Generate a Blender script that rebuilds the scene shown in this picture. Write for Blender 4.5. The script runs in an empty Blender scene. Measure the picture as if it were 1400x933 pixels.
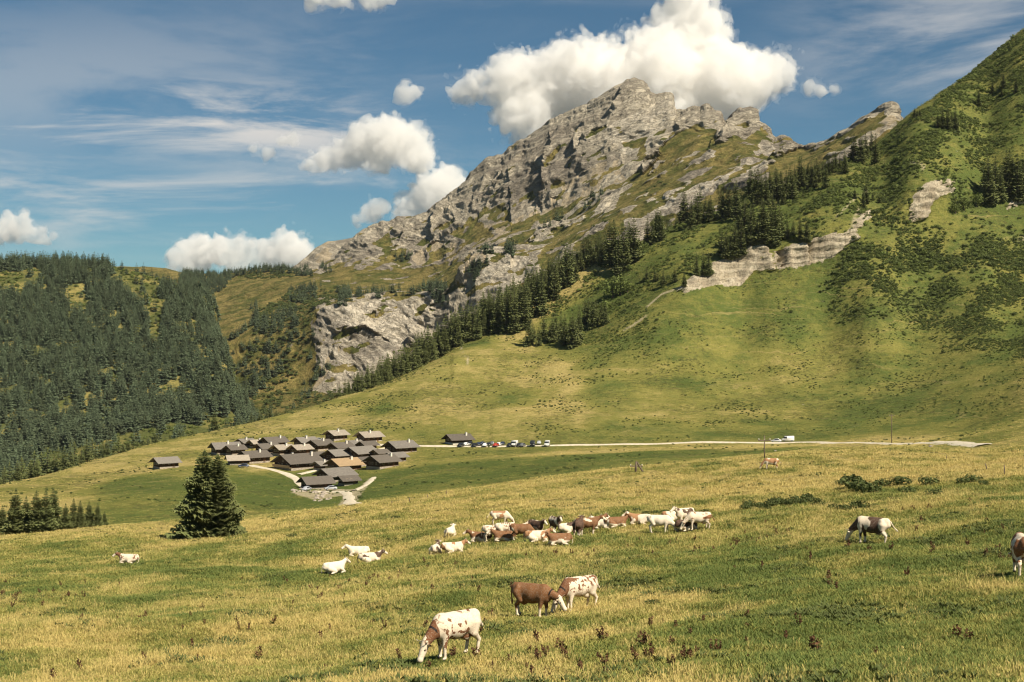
import bpy, bmesh, math, random, time
import numpy as np
from mathutils import Vector, Matrix, Euler
T0 = time.time()
R = math.radians
random.seed(7)
rng = np.random.default_rng(11)
sc = bpy.context.scene
col = sc.collection

# ------------------------------------------------------------------ camera
F = 1944.0                      # 50 mm on 36 mm for a 1400 px wide frame
CX, CY = 700.0, 466.5
cam = bpy.data.cameras.new('camera')
cam.lens = 50.0; cam.sensor_width = 36.0; cam.clip_start = 0.5; cam.clip_end = 60000
co = bpy.data.objects.new('camera', cam); col.objects.link(co)
co.location = (0, 0, 0); co.rotation_euler = (R(90), 0, 0)
sc.camera = co

# ------------------------------------------------------------------ sky, sun, exposure
SUN_EL, SUN_AZ = R(46), R(137)          # azimuth clockwise from +Y: over the right shoulder
world = bpy.data.worlds.new('World'); sc.world = world
world.use_nodes = True
wt = world.node_tree; wt.nodes.clear()
class NT:
    """small node helper"""
    def __init__(s, tree): s.t = tree
    def n(s, typ, ins=None, **kw):
        nd = s.t.nodes.new(typ)
        for k, v in kw.items(): setattr(nd, k, v)
        for k, v in (ins or {}).items():
            sock = nd.inputs[k]
            if hasattr(v, 'is_linked') or hasattr(v, 'links'): s.t.links.new(v, sock)
            elif hasattr(v, 'outputs'): s.t.links.new(v.outputs[0], sock)
            else: sock.default_value = v
        return nd
    def math(s, op, a, b=0.0, c=0.0, clamp=False):
        return s.n('ShaderNodeMath', {0: a, 1: b, 2: c}, operation=op, use_clamp=clamp).outputs[0]
    def vmath(s, op, a, b=(0, 0, 0)):
        nd = s.n('ShaderNodeVectorMath', {0: a, 1: b}, operation=op)
        return nd.outputs[1] if op in ('DOT_PRODUCT', 'LENGTH', 'DISTANCE') else nd.outputs[0]
    def mix(s, fac, a, b, blend='MIX'):
        nd = s.n('ShaderNodeMix', data_type='RGBA', blend_type=blend)
        for key, v in ((0, fac), (6, a), (7, b)):
            sock = nd.inputs[key]
            if hasattr(v, 'links'): s.t.links.new(v, sock)
            elif hasattr(v, 'outputs'): s.t.links.new(v.outputs[0], sock)
            else: sock.default_value = v if not (isinstance(v, tuple) and len(v) == 3) else (*v, 1)
        return nd.outputs[2]
    def ramp(s, fac, lo, hi, a=0.0, b=1.0):
        return s.n('ShaderNodeMapRange', {0: fac, 1: lo, 2: hi, 3: a, 4: b}, interpolation_type='SMOOTHSTEP').outputs[0]
    def noise(s, vec, scale, detail=4.0, rough=0.55, dist=0.0):
        return s.n('ShaderNodeTexNoise', {'Vector': vec, 'Scale': scale, 'Detail': detail, 'Roughness': rough, 'Distortion': dist}).outputs[0]
W = NT(wt)
sky = W.n('ShaderNodeTexSky', sky_type='NISHITA', sun_disc=False, sun_elevation=SUN_EL, sun_rotation=SUN_AZ,
          altitude=1500.0, air_density=1.0, dust_density=0.15, ozone_density=2.0)
skyc = W.mix(1.0, sky.outputs[0], (0.47, 0.71, 0.76), 'MULTIPLY')
# thin high cirrus, part of the sky: noise on a plane far overhead
tc = W.n('ShaderNodeTexCoord')
sx = W.n('ShaderNodeSeparateXYZ', {0: tc.outputs['Generated']})
zz = W.math('MAXIMUM', sx.outputs[2], 0.02)
pu = W.math('DIVIDE', sx.outputs[0], W.math('ADD', zz, 0.12)); pv = W.math('DIVIDE', sx.outputs[1], W.math('ADD', zz, 0.12))
pl = W.n('ShaderNodeCombineXYZ', {0: pu, 1: pv, 2: 0.0}).outputs[0]
st = W.n('ShaderNodeMapping', {0: pl, 1: (0.7, 0.2, 0.0), 2: (0, 0, R(-12)), 3: (0.55, 0.8, 1.0)}).outputs[0]
fine = W.noise(st, 2.6, 9.0, 0.6, 1.2)
big = W.noise(pl, 0.62, 3.0, 0.5, 0.3)
cirr = W.math('MULTIPLY', W.ramp(fine, 0.43, 0.76), W.ramp(big, 0.42, 0.66))
# where the streaks lie: a long band over the valley side, a veil over the hill side
ud_ = W.math('DIVIDE', sx.outputs[0], W.math('MAXIMUM', sx.outputs[1], 0.2)); vd_ = W.math('DIVIDE', sx.outputs[2], W.math('MAXIMUM', sx.outputs[1], 0.2))
def band(v0, slope, width, u0, u1, amt):
    d_ = W.math('DIVIDE', W.math('SUBTRACT', vd_, W.math('ADD', v0, W.math('MULTIPLY', ud_, slope))), width)
    return W.math('MULTIPLY', W.math('MULTIPLY', W.math('EXPONENT', W.math('MULTIPLY', W.math('MULTIPLY', d_, d_), -1.0)), W.ramp(ud_, u0, u1)), amt)
q1 = W.noise(W.n('ShaderNodeMapping', {0: tc.outputs['Generated'], 1: (3.0, 1.0, 2.0), 2: (0, R(6), 0), 3: (0.8, 1.0, 4.5)}).outputs[0], 6.0, 10.0, 0.62, 0.45)
q2 = W.noise(W.n('ShaderNodeMapping', {0: tc.outputs['Generated'], 1: (1.0, 7.0, 4.0), 2: (0, R(-14), 0), 3: (0.7, 1.0, 3.0)}).outputs[0], 5.0, 9.0, 0.6, 0.4)
b1 = W.math('MULTIPLY', band(0.138, -0.075, 0.030, -0.02, -0.16, 1.15), W.ramp(q1, 0.41, 0.62))
b2 = W.math('MULTIPLY', band(0.095, -0.02, 0.035, 0.08, -0.10, 0.75), W.ramp(q1, 0.47, 0.66))
b3 = W.math('MULTIPLY', band(0.19, 0.05, 0.055, 0.14, 0.30, 0.75), W.ramp(q2, 0.42, 0.62))
b4 = W.math('MULTIPLY', band(0.20, 0.05, 0.05, 0.10, -0.30, 0.35), W.ramp(q2, 0.47, 0.66))
cirr = W.math('MULTIPLY', cirr, 0.35)
for q_ in (b1, b2, b3, b4): cirr = W.math('MAXIMUM', cirr, q_)
cirr = W.math('MULTIPLY', W.math('MULTIPLY', cirr, W.ramp(sx.outputs[2], 0.0, 0.05)), 0.85, clamp=True)
skyc = W.mix(cirr, skyc, (9.0, 8.7, 8.3))
bg = W.n('ShaderNodeBackground', {'Color': skyc, 'Strength': 0.053})
W.n('ShaderNodeOutputWorld', {'Surface': bg})

sl = bpy.data.lights.new('sun', 'SUN'); sl.energy = 5.0; sl.angle = R(0.53); sl.color = (1.0, 0.91, 0.75)
so = bpy.data.objects.new('sun', sl); col.objects.link(so)
sdir = Vector((math.sin(SUN_AZ) * math.cos(SUN_EL), math.cos(SUN_AZ) * math.cos(SUN_EL), math.sin(SUN_EL)))
so.rotation_euler = sdir.to_track_quat('Z', 'Y').to_euler()
so.location = sdir * 900

vs = sc.view_settings
vs.view_transform = 'Standard'; vs.look = 'None'; vs.gamma = 1.0; vs.exposure = 0.55; vs.use_curve_mapping = False
cy = sc.cycles
sc.render.engine = 'CYCLES'
cy.max_bounces = 24; cy.diffuse_bounces = 3; cy.glossy_bounces = 2; cy.transmission_bounces = 3
cy.volume_bounces = 22; cy.transparent_max_bounces = 8
cy.use_denoising = True
try: cy.denoiser = 'OPENIMAGEDENOISE'; cy.denoising_input_passes = 'RGB_ALBEDO_NORMAL'
except Exception: pass
cy.filter_width = 1.15
cy.caustics_reflective = False; cy.caustics_refractive = False
cy.sample_clamp_indirect = 4.0

# ------------------------------------------------------------------ numpy noise
_pr = np.random.default_rng(5)
_perm = np.concatenate([_pr.permutation(256)] * 3).astype(np.int32)
_grad = _pr.normal(size=(256, 3)); _grad /= np.linalg.norm(_grad, axis=1)[:, None]; _grad = _grad.astype(np.float32)
def perlin(p):
    p = np.asarray(p, np.float32)
    i = np.floor(p); f = p - i; i = i.astype(np.int32) & 255
    u = f * f * f * (f * (f * 6 - 15) + 10)
    out = 0
    for dx in (0, 1):
        wx = u[..., 0] if dx else 1 - u[..., 0]
        a = _perm[i[..., 0] + dx]
        for dy in (0, 1):
            wy = u[..., 1] if dy else 1 - u[..., 1]
            b = _perm[a + i[..., 1] + dy]
            for dz in (0, 1):
                wz = u[..., 2] if dz else 1 - u[..., 2]
                g = _grad[_perm[b + i[..., 2] + dz]]
                d = g[..., 0] * (f[..., 0] - dx) + g[..., 1] * (f[..., 1] - dy) + g[..., 2] * (f[..., 2] - dz)
                out = out + wx * wy * wz * d
    return out * 1.6
def fbm(p, octs=4, gain=0.5, lac=2.03):
    a, s, t = 1.0, 0, 0
    p = np.asarray(p, np.float32)
    for k in range(octs):
        s = s + a * perlin(p + 17.3 * k); t += a; a *= gain; p = p * lac
    return s / t
def ridged(p, octs=4, gain=0.5, lac=2.1):
    a, s, t = 1.0, 0, 0
    p = np.asarray(p, np.float32)
    for k in range(octs):
        s = s + a * (1 - 2 * np.abs(perlin(p + 31.7 * k))); t += a; a *= gain; p = p * lac
    return s / t
def saw(v): f = v - np.floor(v); return np.where(f < 0.75, f / 0.75, (1 - f) / 0.25)
def sstep(x, a, b):
    t = np.clip((x - a) / (b - a), 0, 1); return t * t * (3 - 2 * t)
def gsmooth(a, sig):
    if sig <= 0: return a
    n = int(sig * 3); k = np.exp(-0.5 * (np.arange(-n, n + 1) / sig) ** 2); k /= k.sum()
    return np.convolve(np.pad(a, n, mode='edge'), k, mode='valid')
def inpoly(px, py, poly):
    poly = np.asarray(poly, float); c = np.zeros(px.shape, bool); j = len(poly) - 1
    for i in range(len(poly)):
        xi, yi = poly[i]; xj, yj = poly[j]
        if yi != yj:
            c ^= ((yi > py) != (yj > py)) & (px < (xj - xi) * (py - yi) / (yj - yi) + xi)
        j = i
    return c

# ------------------------------------------------------------------ terrain sheets
class Sheet:
    """A terrain sheet lofted through contour guides. A guide is a list of (bearing, distance, level): bearing and level as
    sighted from the survey station at the origin, distance in metres. Extra guides (dist offset, drop) carry the ground on behind."""
    def __init__(s, px, guides, rows, behind=(), smooth=12):
        s.px = px; N = len(px); D = []; Z = []
        dpx = px[1] - px[0]
        for gi, g in enumerate(guides):
            sharp = isinstance(g, tuple); g = g[0] if sharp else g
            g = np.asarray(g, float); sm = smooth[gi] if isinstance(smooth, (list, tuple)) else smooth
            d = np.interp(px, g[:, 0], g[:, 1]); y = np.interp(px, g[:, 0], g[:, 2])
            d = gsmooth(d, sm / dpx)
            if not sharp: y = gsmooth(y, sm / dpx)
            D.append(d); Z.append((CY - y) / F * d)
        for dd, dz in behind:
            D.append(D[-1] + dd); Z.append(gsmooth(Z[-1], 6) - dz)
        D = np.array(D); Z = np.array(Z); K = len(D)
        h = np.diff(D, axis=0); dl = np.diff(Z, axis=0) / h
        m = np.zeros_like(Z); m[0] = dl[0]; m[-1] = dl[-1]
        for k in range(1, K - 1):
            w1 = 2 * h[k] + h[k - 1]; w2 = h[k] + 2 * h[k - 1]
            ok = dl[k - 1] * dl[k] > 0
            with np.errstate(divide='ignore', invalid='ignore'):
                hm = (w1 + w2) / (w1 / dl[k - 1] + w2 / dl[k])
            m[k] = np.where(ok, hm, 0.25 * (dl[k - 1] + dl[k]))
        Ys, Zs, tt = [], [], []
        for k in range(K - 1):
            n = rows[k]
            for q in range(n + (k == K - 2)):
                t = q / n
                Ys.append(D[k] + h[k] * t)
                h00 = 2 * t ** 3 - 3 * t ** 2 + 1; h10 = t ** 3 - 2 * t ** 2 + t; h01 = -2 * t ** 3 + 3 * t ** 2; h11 = t ** 3 - t ** 2
                Zs.append(h00 * Z[k] + h10 * h[k] * m[k] + h01 * Z[k + 1] + h11 * h[k] * m[k + 1])
                tt.append(k + t)
        s.Y = np.array(Ys); s.Z = np.array(Zs); s.t = np.array(tt)[:, None] * np.ones(N)[None]
        s.X = (px[None] - CX) / F * s.Y
        s.P = np.stack([s.X, s.Y, s.Z], -1)
        s.attrs = {}
    def normals(s):
        du = np.gradient(s.P, axis=1); dv = np.gradient(s.P, axis=0)
        n = np.cross(du, dv); n /= np.linalg.norm(n, axis=-1, keepdims=True) + 1e-9
        return n
    def pix(s):
        Y = np.maximum(s.P[..., 1], 1.0)
        return CX + F * s.P[..., 0] / Y, CY - F * s.P[..., 2] / Y
    def colat(s, px):
        c = np.interp(px, s.px, np.arange(len(s.px))); i = int(min(c, len(s.px) - 2)); return i, c - i
    def column(s, px):
        i, f = s.colat(px); return s.P[:, i] * (1 - f) + s.P[:, i + 1] * f
    def hit(s, px, py):
        """first ground point met along a sight line"""
        c = s.column(px); yy = CY - F * c[:, 2] / np.maximum(c[:, 1], 1)
        j = np.argmax(yy <= py)
        if j == 0: j = len(yy) - 1 if yy[0] > py else 1
        t = (yy[j - 1] - py) / (yy[j - 1] - yy[j] + 1e-9); t = min(max(t, 0), 1)
        p = c[j - 1] * (1 - t) + c[j] * t
        return Vector(p)
    def at(s, px, dist):
        c = s.column(px)
        return Vector((np.interp(dist, c[:, 1], c[:, 0]), dist, np.interp(dist, c[:, 1], c[:, 2])))
    def ground(s, x, y):
        return s.at(CX + F * x / max(y, 1), y).z
    def build(s, name, mat, smooth=True):
        nr, nc = s.Y.shape
        me = bpy.data.meshes.new(name)
        idx = np.arange(nr * nc).reshape(nr, nc)
        q = np.stack([idx[:-1, :-1], idx[:-1, 1:], idx[1:, 1:], idx[1:, :-1]], -1).reshape(-1, 4)
        me.vertices.add(nr * nc); me.vertices.foreach_set('co', s.P.reshape(-1).astype(np.float32))
        me.loops.add(q.size); me.loops.foreach_set('vertex_index', q.reshape(-1).astype(np.int32))
        me.polygons.add(len(q)); me.polygons.foreach_set('loop_start', np.arange(0, q.size, 4, dtype=np.int32))
        me.update(calc_edges=True)
        me.polygons.foreach_set('use_smooth', np.full(len(q), smooth))
        for k, a in s.attrs.items():
            at = me.attributes.new(k, 'FLOAT', 'POINT'); at.data.foreach_set('value', a.reshape(-1).astype(np.float32))
        me.materials.append(mat)
        o = bpy.data.objects.new(name, me); col.objects.link(o); o['kind'] = 'structure'
        return o
    def scatter(s, n, density, r=rng):
        """n random points on the sheet, weighted by ground area times density (array on the vertices)"""
        P = s.P
        a = np.linalg.norm(np.cross(P[1:, :-1] - P[:-1, :-1], P[:-1, 1:] - P[:-1, :-1]), axis=-1)
        w = (a * density[:-1, :-1]).reshape(-1); c = np.cumsum(w)
        k = np.searchsorted(c, r.random(n) * c[-1]); i, j = np.divmod(k, P.shape[1] - 1)
        fu, fv = r.random((n, 1)), r.random((n, 1))
        bl = lambda A: (A[i, j] * (1 - fu) * (1 - fv) + A[i, j + 1] * fu * (1 - fv) + A[i + 1, j] * (1 - fu) * fv + A[i + 1, j + 1] * fu * fv)
        return bl(P), {kk: bl(aa[..., None])[:, 0] for kk, aa in s.attrs.items()}

# ---- the pasture: from the photographer's bank down to the hamlet, over the road and up the right-hand hill
A = [
 [(-600,5,1550),(2000,5,1480)],
 [(-400,33,1010),(0,33,973),(700,33,933),(1400,33,868),(1800,33,820)],
 [(-400,48,960),(0,48,915),(600,48,893),(1000,48,842),(1400,48,791),(1800,48,745)],
 [(-400,72,890),(0,72,850),(700,72,803),(1000,72,768),(1190,72,745),(1400,72,724),(1800,72,690)],
 [(-400,110,830),(0,110,797),(450,110,786),(600,110,763),(740,110,741),(950,110,723),(1200,110,690),(1400,110,672),(1800,110,650)],
 [(-400,150,790),(0,150,770),(300,150,752),(500,150,730),(700,150,700),(950,150,680),(1200,150,655),(1400,150,643),(1800,150,625)],
 [(-400,230,752),(0,230,735),(150,235,722),(245,240,713),(340,240,710),(480,230,690),(740,220,655),(880,215,640),(1140,210,617),(1237,205,613),(1337,200,621),(1400,200,616),(1800,200,600)],
 [(-400,300,750),(0,300,728),(200,300,712),(330,300,712),(480,300,702),(740,300,668),(880,300,652),(1140,300,628),(1237,300,620),(1337,300,619),(1400,300,604),(1800,300,570)],
 [(-400,380,725),(0,400,690),(100,410,693),(200,420,682),(300,420,684),(450,420,690),(600,420,670),(740,420,650),(880,420,634),(1140,420,617),(1250,420,610),(1400,400,582),(1800,400,530)],
 [(-400,410,716),(0,450,676),(100,500,662),(227,540,643),(300,520,648),(450,500,669),(560,500,650),(740,510,628),(880,510,619),(1140,520,610),(1219,500,608),(1330,480,596),(1400,480,570),(1800,480,480)],
 [(-400,430,711),(0,485,669),(100,560,648),(227,610,624),(300,590,629),(400,585,630),(500,595,619),(560,600,611),(760,600,609),(1110,600,603),(1219,580,598),(1330,570,585),(1400,560,548),(1800,560,420)],
 [(-400,450,708),(0,505,666),(100,575,643),(200,640,613),(330,680,596),(440,700,576),(560,730,552),(640,740,545),(760,740,542),(900,730,543),(1110,720,546),(1250,700,540),(1400,680,500),(1800,680,330)],
 [(-400,460,707),(0,520,664),(100,590,640),(200,660,608),(330,720,582),(440,760,552),(500,800,535),(560,840,511),(600,870,490),(640,900,472),(720,900,463),(800,880,455),(900,860,420),(940,870,397),(1010,890,385),(1060,885,367),(1130,885,355),(1165,885,335),(1200,890,325),(1245,905,305),(1300,915,291),(1400,940,281),(1800,900,200)],
 [(-400,470,709),(0,530,666),(100,600,642),(200,675,610),(330,735,583),(440,775,553),(500,815,535),(560,860,512),(600,890,491),(640,915,470),(720,925,448),(800,905,438),(900,878,405),(935,888,378),(960,896,368),(1010,905,346),(1030,903,330),(1060,894,343),(1130,892,318),(1165,895,305),(1185,900,310),(1225,905,300),(1245,915,262),(1270,920,253),(1300,928,250),(1350,945,262),(1400,956,225),(1800,1000,80)],
 ([(-400,480,712),(0,540,669),(100,612,644),(200,690,612),(330,750,585),(440,790,555),(500,840,536),(560,890,512),(600,920,492),(640,955,464),(700,980,428),(740,1000,398),(790,1010,370),(830,1020,352),(900,1040,320),(950,1050,303),(1000,1060,288),(1030,1070,266),(1080,1090,257),(1120,1100,242),(1150,1110,228),(1190,1130,207),(1230,1150,172),(1252,1170,157),(1275,1190,144),(1283,1200,136),(1305,1220,122),(1327,1245,107),(1350,1270,86),(1372,1300,69),(1400,1330,50),(1600,1450,-90),(1800,1500,-200)],),
]
pxa = np.linspace(-400, 1800, 780)
meadow = Sheet(pxa, A, [14, 26, 40, 40, 30, 36, 24, 26, 34, 34, 34, 48, 26, 70, 14, 10], behind=((110, 28), (420, 150)), smooth=[60, 50, 50, 45, 40, 40, 22, 30, 35, 35, 30, 45, 10, 9, 10])
P = meadow.P
far = sstep(P[..., 1], 150, 420)
P[..., 2] += (1 - far) * (0.8 * fbm(P * [1/24, 1/24, 0], 3) + 0.34 * fbm(P * [1/6.5, 1/6.5, 0] + 6, 2) + 0.14 * fbm(P * [1/2.4, 1/2.4, 0], 2))
hillm = sstep(P[..., 1], 620, 800)
P[..., 2] += far * (0.9 * fbm(P * [1/45, 1/45, 0], 3)) + hillm * (1 - sstep(meadow.t, 13.2, 14)) * (4.0 * fbm(P * [1/75, 1/75, 0], 4) + 0.9 * fbm(P * [1/16, 1/16, 0] + 4, 2))
print('meadow', time.time() - T0)

# ---- the forested hill across the valley
B = [
 [(-400,900,700),(0,950,690),(150,1000,655),(300,1050,628),(360,1100,632),(450,1100,650)],
 [(-400,1050,650),(0,1100,637),(150,1150,606),(300,1200,588),(335,1200,596),(370,1200,632),(450,1200,690)],
 [(-400,1350,510),(0,1350,500),(150,1350,490),(250,1350,490),(300,1330,500),(325,1300,545),(345,1290,600),(370,1290,655),(450,1290,730)],
 [(-400,1550,400),(0,1550,402),(150,1550,402),(250,1530,412),(285,1500,436),(300,1480,494),(325,1400,562),(345,1370,622),(450,1380,750)],
 [(-400,1660,362),(0,1680,364),(60,1680,360),(150,1680,367),(210,1680,380),(260,1650,396),(278,1600,412),(286,1580,432),(293,1565,446),(296,1550,474),(305,1535,490),(311,1500,528),(322,1470,548),(328,1450,572),(345,1420,632),(450,1450,770)],
]
forest = Sheet(np.linspace(-400, 450, 330), B, [14, 60, 60, 40, 8, 8], behind=((150, 40), (450, 220)), smooth=6)
Pf = forest.P
Pf[..., 0] += 34 * fbm(Pf * [0, 1/90, 1/60] + 3, 3) * sstep(np.broadcast_to(forest.px, Pf[..., 0].shape), 180, 300)
Pf[..., 2] += 9 * fbm(Pf * [1/110, 1/110, 0], 4) * (1 - 0.7 * sstep(forest.t, 3.4, 4))

# ---- the rock mountain, its bench and cliffs, and the spur beside it
crest = [(100,366),(200,366),(225,368),(250,375),(300,377),(340,371),(385,367),(405,373),(425,366),(445,363),(458,357),(470,341),(487,325),(506,310),(522,304),(532,304),(545,297),(567,299),(593,285),(606,274),(631,257),(644,238),(655,228),(667,217),(686,214),(709,196),(728,185),(742,176),(754,166),(766,161),(786,153),(800,148),(811,141),(827,130),(843,120),(851,117),(859,111),(869,110),(878,115),(883,120),(888,130),(897,133),(910,130),(917,133),(920,150),(924,160),(927,157),(939,155),(949,151),(958,155),(966,148),(971,154),(979,157),(984,167),(987,173),(994,173),(1003,160),(1011,153),(1026,151),(1034,155),(1039,171),(1048,180),(1052,189),(1056,197),(1063,194),(1071,191),(1081,196),(1089,204),(1097,207),(1110,201),(1116,205),(1128,201),(1140,194),(1162,178),(1181,166),(1204,151),(1212,146),(1219,144),(1224,149),(1226,160),(1240,190),(1300,240)]
crd = [(100,2500),(225,2500),(300,2450),(385,2350),(405,2320),(487,2320),(640,2280),(868,2150),(910,2110),(925,2040),(983,1960),(1026,1890),(1089,1750),(1117,1690),(1160,1600),(1219,1520),(1300,1480)]
cr = np.array(crest, float); cxn = np.arange(100, 1300, 2.0); cyn = np.interp(cxn, cr[:, 0], cr[:, 1]) + 2.6 * fbm(np.stack([cxn / 9.0, cxn * 0, cxn * 0 + 3.3], -1), 3, .6) * ((cxn > 440) & (cxn < 1100)); cr = np.stack([cxn, cyn], 1); crest3 = np.stack([cr[:, 0], np.interp(cr[:, 0], *np.array(crd, float).T), cr[:, 1]], 1)
D_ = [
 [(100,1500,660),(300,1500,620),(340,1500,600),(440,1500,565),(560,1500,530),(640,1480,490),(740,1420,420),(830,1380,365),(950,1350,315),(1030,1350,275),(1100,1330,262),(1180,1300,240),(1300,1300,250)],
 [(100,1700,600),(300,1700,560),(340,1700,540),(400,1690,540),(430,1680,532),(470,1680,522),(520,1680,502),(560,1680,495),(600,1660,470),(640,1640,440),(700,1600,405),(740,1580,390),(830,1560,345),(950,1520,300),(1030,1480,265),(1100,1420,250),(1180,1360,228),(1300,1340,245)],
 [(100,1850,510),(300,1850,465),(400,1795,446),(425,1775,434),(440,1760,426),(470,1755,414),(500,1765,409),(560,1775,404),(600,1755,400),(625,1715,385),(650,1690,350),(680,1690,342),(720,1680,345),(750,1645,350),(830,1595,310),(880,1595,285),(950,1575,262),(1030,1520,245),(1100,1460,236),(1180,1390,218),(1300,1360,243)],
 [(100,2100,440),(200,2150,420),(300,2150,415),(400,2000,412),(440,1880,414),(500,1900,402),(560,1920,398),(600,1900,394),(640,1850,372),(680,1800,338),(720,1780,336),(750,1760,328),(830,1710,288),(880,1690,263),(950,1660,235),(1000,1630,225),(1030,1590,226),(1100,1510,224),(1140,1450,214),(1180,1420,205),(1300,1390,242)],
 [(100,2300,388),(200,2350,386),(300,2300,392),(400,2150,386),(440,2050,385),(500,2050,378),(560,2060,374),(600,2050,364),(640,2000,340),(680,1950,320),(720,1930,308),(750,1920,294),(830,1850,250),(880,1820,230),(950,1750,202),(1000,1710,197),(1030,1670,203),(1060,1640,216),(1100,1570,216),(1140,1490,206),(1180,1450,190),(1219,1430,178),(1300,1420,242)],
 [(100,2400,376),(200,2430,374),(300,2380,384),(400,2250,379),(440,2200,374),(500,2190,345),(560,2180,333),(600,2160,318),(640,2120,295),(680,2080,272),(720,2050,250),(750,2030,232),(830,1970,192),(880,1940,178),(915,1900,180),(950,1830,182),(1000,1780,182),(1030,1750,184),(1060,1700,206),(1100,1620,211),(1140,1530,200),(1180,1480,178),(1219,1460,162),(1300,1450,241)],
 (crest3,),
]
mount = Sheet(np.linspace(100, 1300, 880), D_, [30, 70, 55, 60, 65, 95, 14, 10], behind=((55, 35), (500, 360)), smooth=9)
Pm = mount.P
mx, my = mount.pix()
nrm = mount.normals()
t = mount.t
wob = np.stack([fbm(Pm / 60.0, 3), fbm(Pm / 60.0 + 40.0, 3)], -1)
qx, qy = mx + 9 * wob[..., 0], my + 7 * wob[..., 1]
def mask(polys, qx, qy):
    m = np.zeros(qx.shape, bool)
    for p in polys: m |= inpoly(qx, qy, p)
    return m.astype(np.float32)
grass_polys = [
 [(100,340),(300,360),(330,362),(400,356),(412,372),(440,376),(470,368),(520,372),(575,368),(640,360),(648,372),(625,392),(560,402),(500,405),(440,410),(425,432),(432,470),(430,530),(460,525),(480,560),(500,600),(100,700)],
 [(740,345),(765,325),(800,305),(835,288),(862,262),(880,240),(905,215),(920,190),(949,173),(978,177),(982,195),(971,207),(946,222),(930,240),(905,262),(880,276),(849,288),(824,305),(795,330),(760,352),(700,420),(690,400)],
 [(988,217),(1013,194),(1042,176),(1047,186),(1018,217),(1000,236),(975,250),(965,240)],
 [(1058,228),(1090,208),(1116,203),(1140,215),(1120,250),(1050,250)],
 [(618,322),(648,298),(664,308),(675,322),(640,332)],
 [(515,330),(530,318),(538,335),(525,345)],
 [(668,300),(690,285),(700,290),(690,305)],
 [(735,300),(760,285),(775,282),(770,297),(745,312)],
 [(868,215),(880,195),(884,210),(874,222)],
 [(940,420),(700,440),(640,470),(560,520),(560,480),(620,440)],
 [(1120,204),(1181,168),(1210,150),(1212,160),(1185,185),(1150,215),(1120,230)],
 [(1195,195),(1180,215),(1240,240),(1240,180),(1215,180)],
]
scree_polys = [
 [(664,338),(645,345),(615,372),(590,385),(540,398),(640,400),(655,378),(668,355)],
 [(318,378),(352,372),(345,392),(330,415),(320,400)],
 [(388,370),(402,372),(398,388),(392,386)],
 [(428,388),(440,386),(446,402),(432,400)],
 [(1195,170),(1218,158),(1224,165),(1205,190),(1192,192)],
 [(462,470),(470,478),(425,545),(412,550),(440,505)],
 [(640,318),(690,300),(720,300),(690,322),(655,335)],
 [(700,305),(740,280),(800,255),(850,235),(858,245),(800,275),(750,300),(710,318)],
 [(560,345),(600,332),(640,335),(620,355),(570,365)],
 [(770,250),(815,228),(850,215),(846,228),(800,250),(772,262)],
]
pale_polys = [
 [(822,192),(850,165),(880,150),(915,134),(922,160),(905,180),(880,210),(855,212),(835,200)],
 [(838,335),(850,300),(900,272),(965,252),(1000,238),(985,262),(930,285),(880,310)],
 [(955,255),(965,225),(978,210),(990,225),(985,250)],
 [(645,372),(670,348),(720,350),(735,365),(700,395),(650,400)],
 [(432,455),(440,425),(500,412),(600,402),(600,440),(520,500),(470,520),(440,500)],
 [(1000,225),(1035,195),(1052,200),(1060,220),(1020,240)],
]
grassM = mask(grass_polys, qx, qy)
screeM = mask(scree_polys, qx, qy); paleM = mask(pale_polys, qx, qy)
tilt = Pm[..., 2] * 0.86 + Pm[..., 0] * np.where(mx < 620, 0.40, -0.22) + 22 * fbm(Pm / 120.0, 3)
ng = fbm(Pm / 35.0 + 9, 4)
flat = nrm[..., 2]
low = sstep(t, 5.6, 4.2)
patch = sstep(ng + 0.30 * low + 0.5 * (flat - 0.9) + 0.25 * (saw(tilt / 29.0) - .6), 0.16, 0.34) * 0.9 * (1 - .8 * sstep(my, 190, 150))
# sparse rock showing through the grass
rockin = sstep(fbm(Pm / 28.0 + 70, 4), 0.16, 0.30)
leftvalley = (mx < 435) & (t < 5.9)
rockin = rockin * np.where(mx < 430, 0.25, 0.75)
G = np.clip(np.maximum(grassM * (1 - rockin), patch), 0, 1)
cl = inpoly(qx, qy, [(430,455),(438,424),(500,410),(605,401),(628,388),(650,345),(735,350),(740,385),(640,455),(560,500),(470,540),(425,535),(440,500)])
G = np.where(cl, np.minimum(np.maximum(G, .8), sstep(fbm(Pm * [1/30, 1/30, 1/14] + 5, 4), 0.17, 0.30)), G)
screeM = np.maximum(screeM * sstep(fbm(Pm * [1/16, 1/60, 1/60], 3), -0.25, 0.1), 0)
rock = np.clip(1 - G - screeM, 0, 1)
edge = 1 - 0.92 * sstep(t, 5.2, 5.96)
edge = np.where(t > 6, 0.08, edge)
edge2 = np.where(t > 6, 0.3, 1 - 0.7 * sstep(t, 5.75, 6.0))
foot = sstep(t, 0.0, 0.6)
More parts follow.
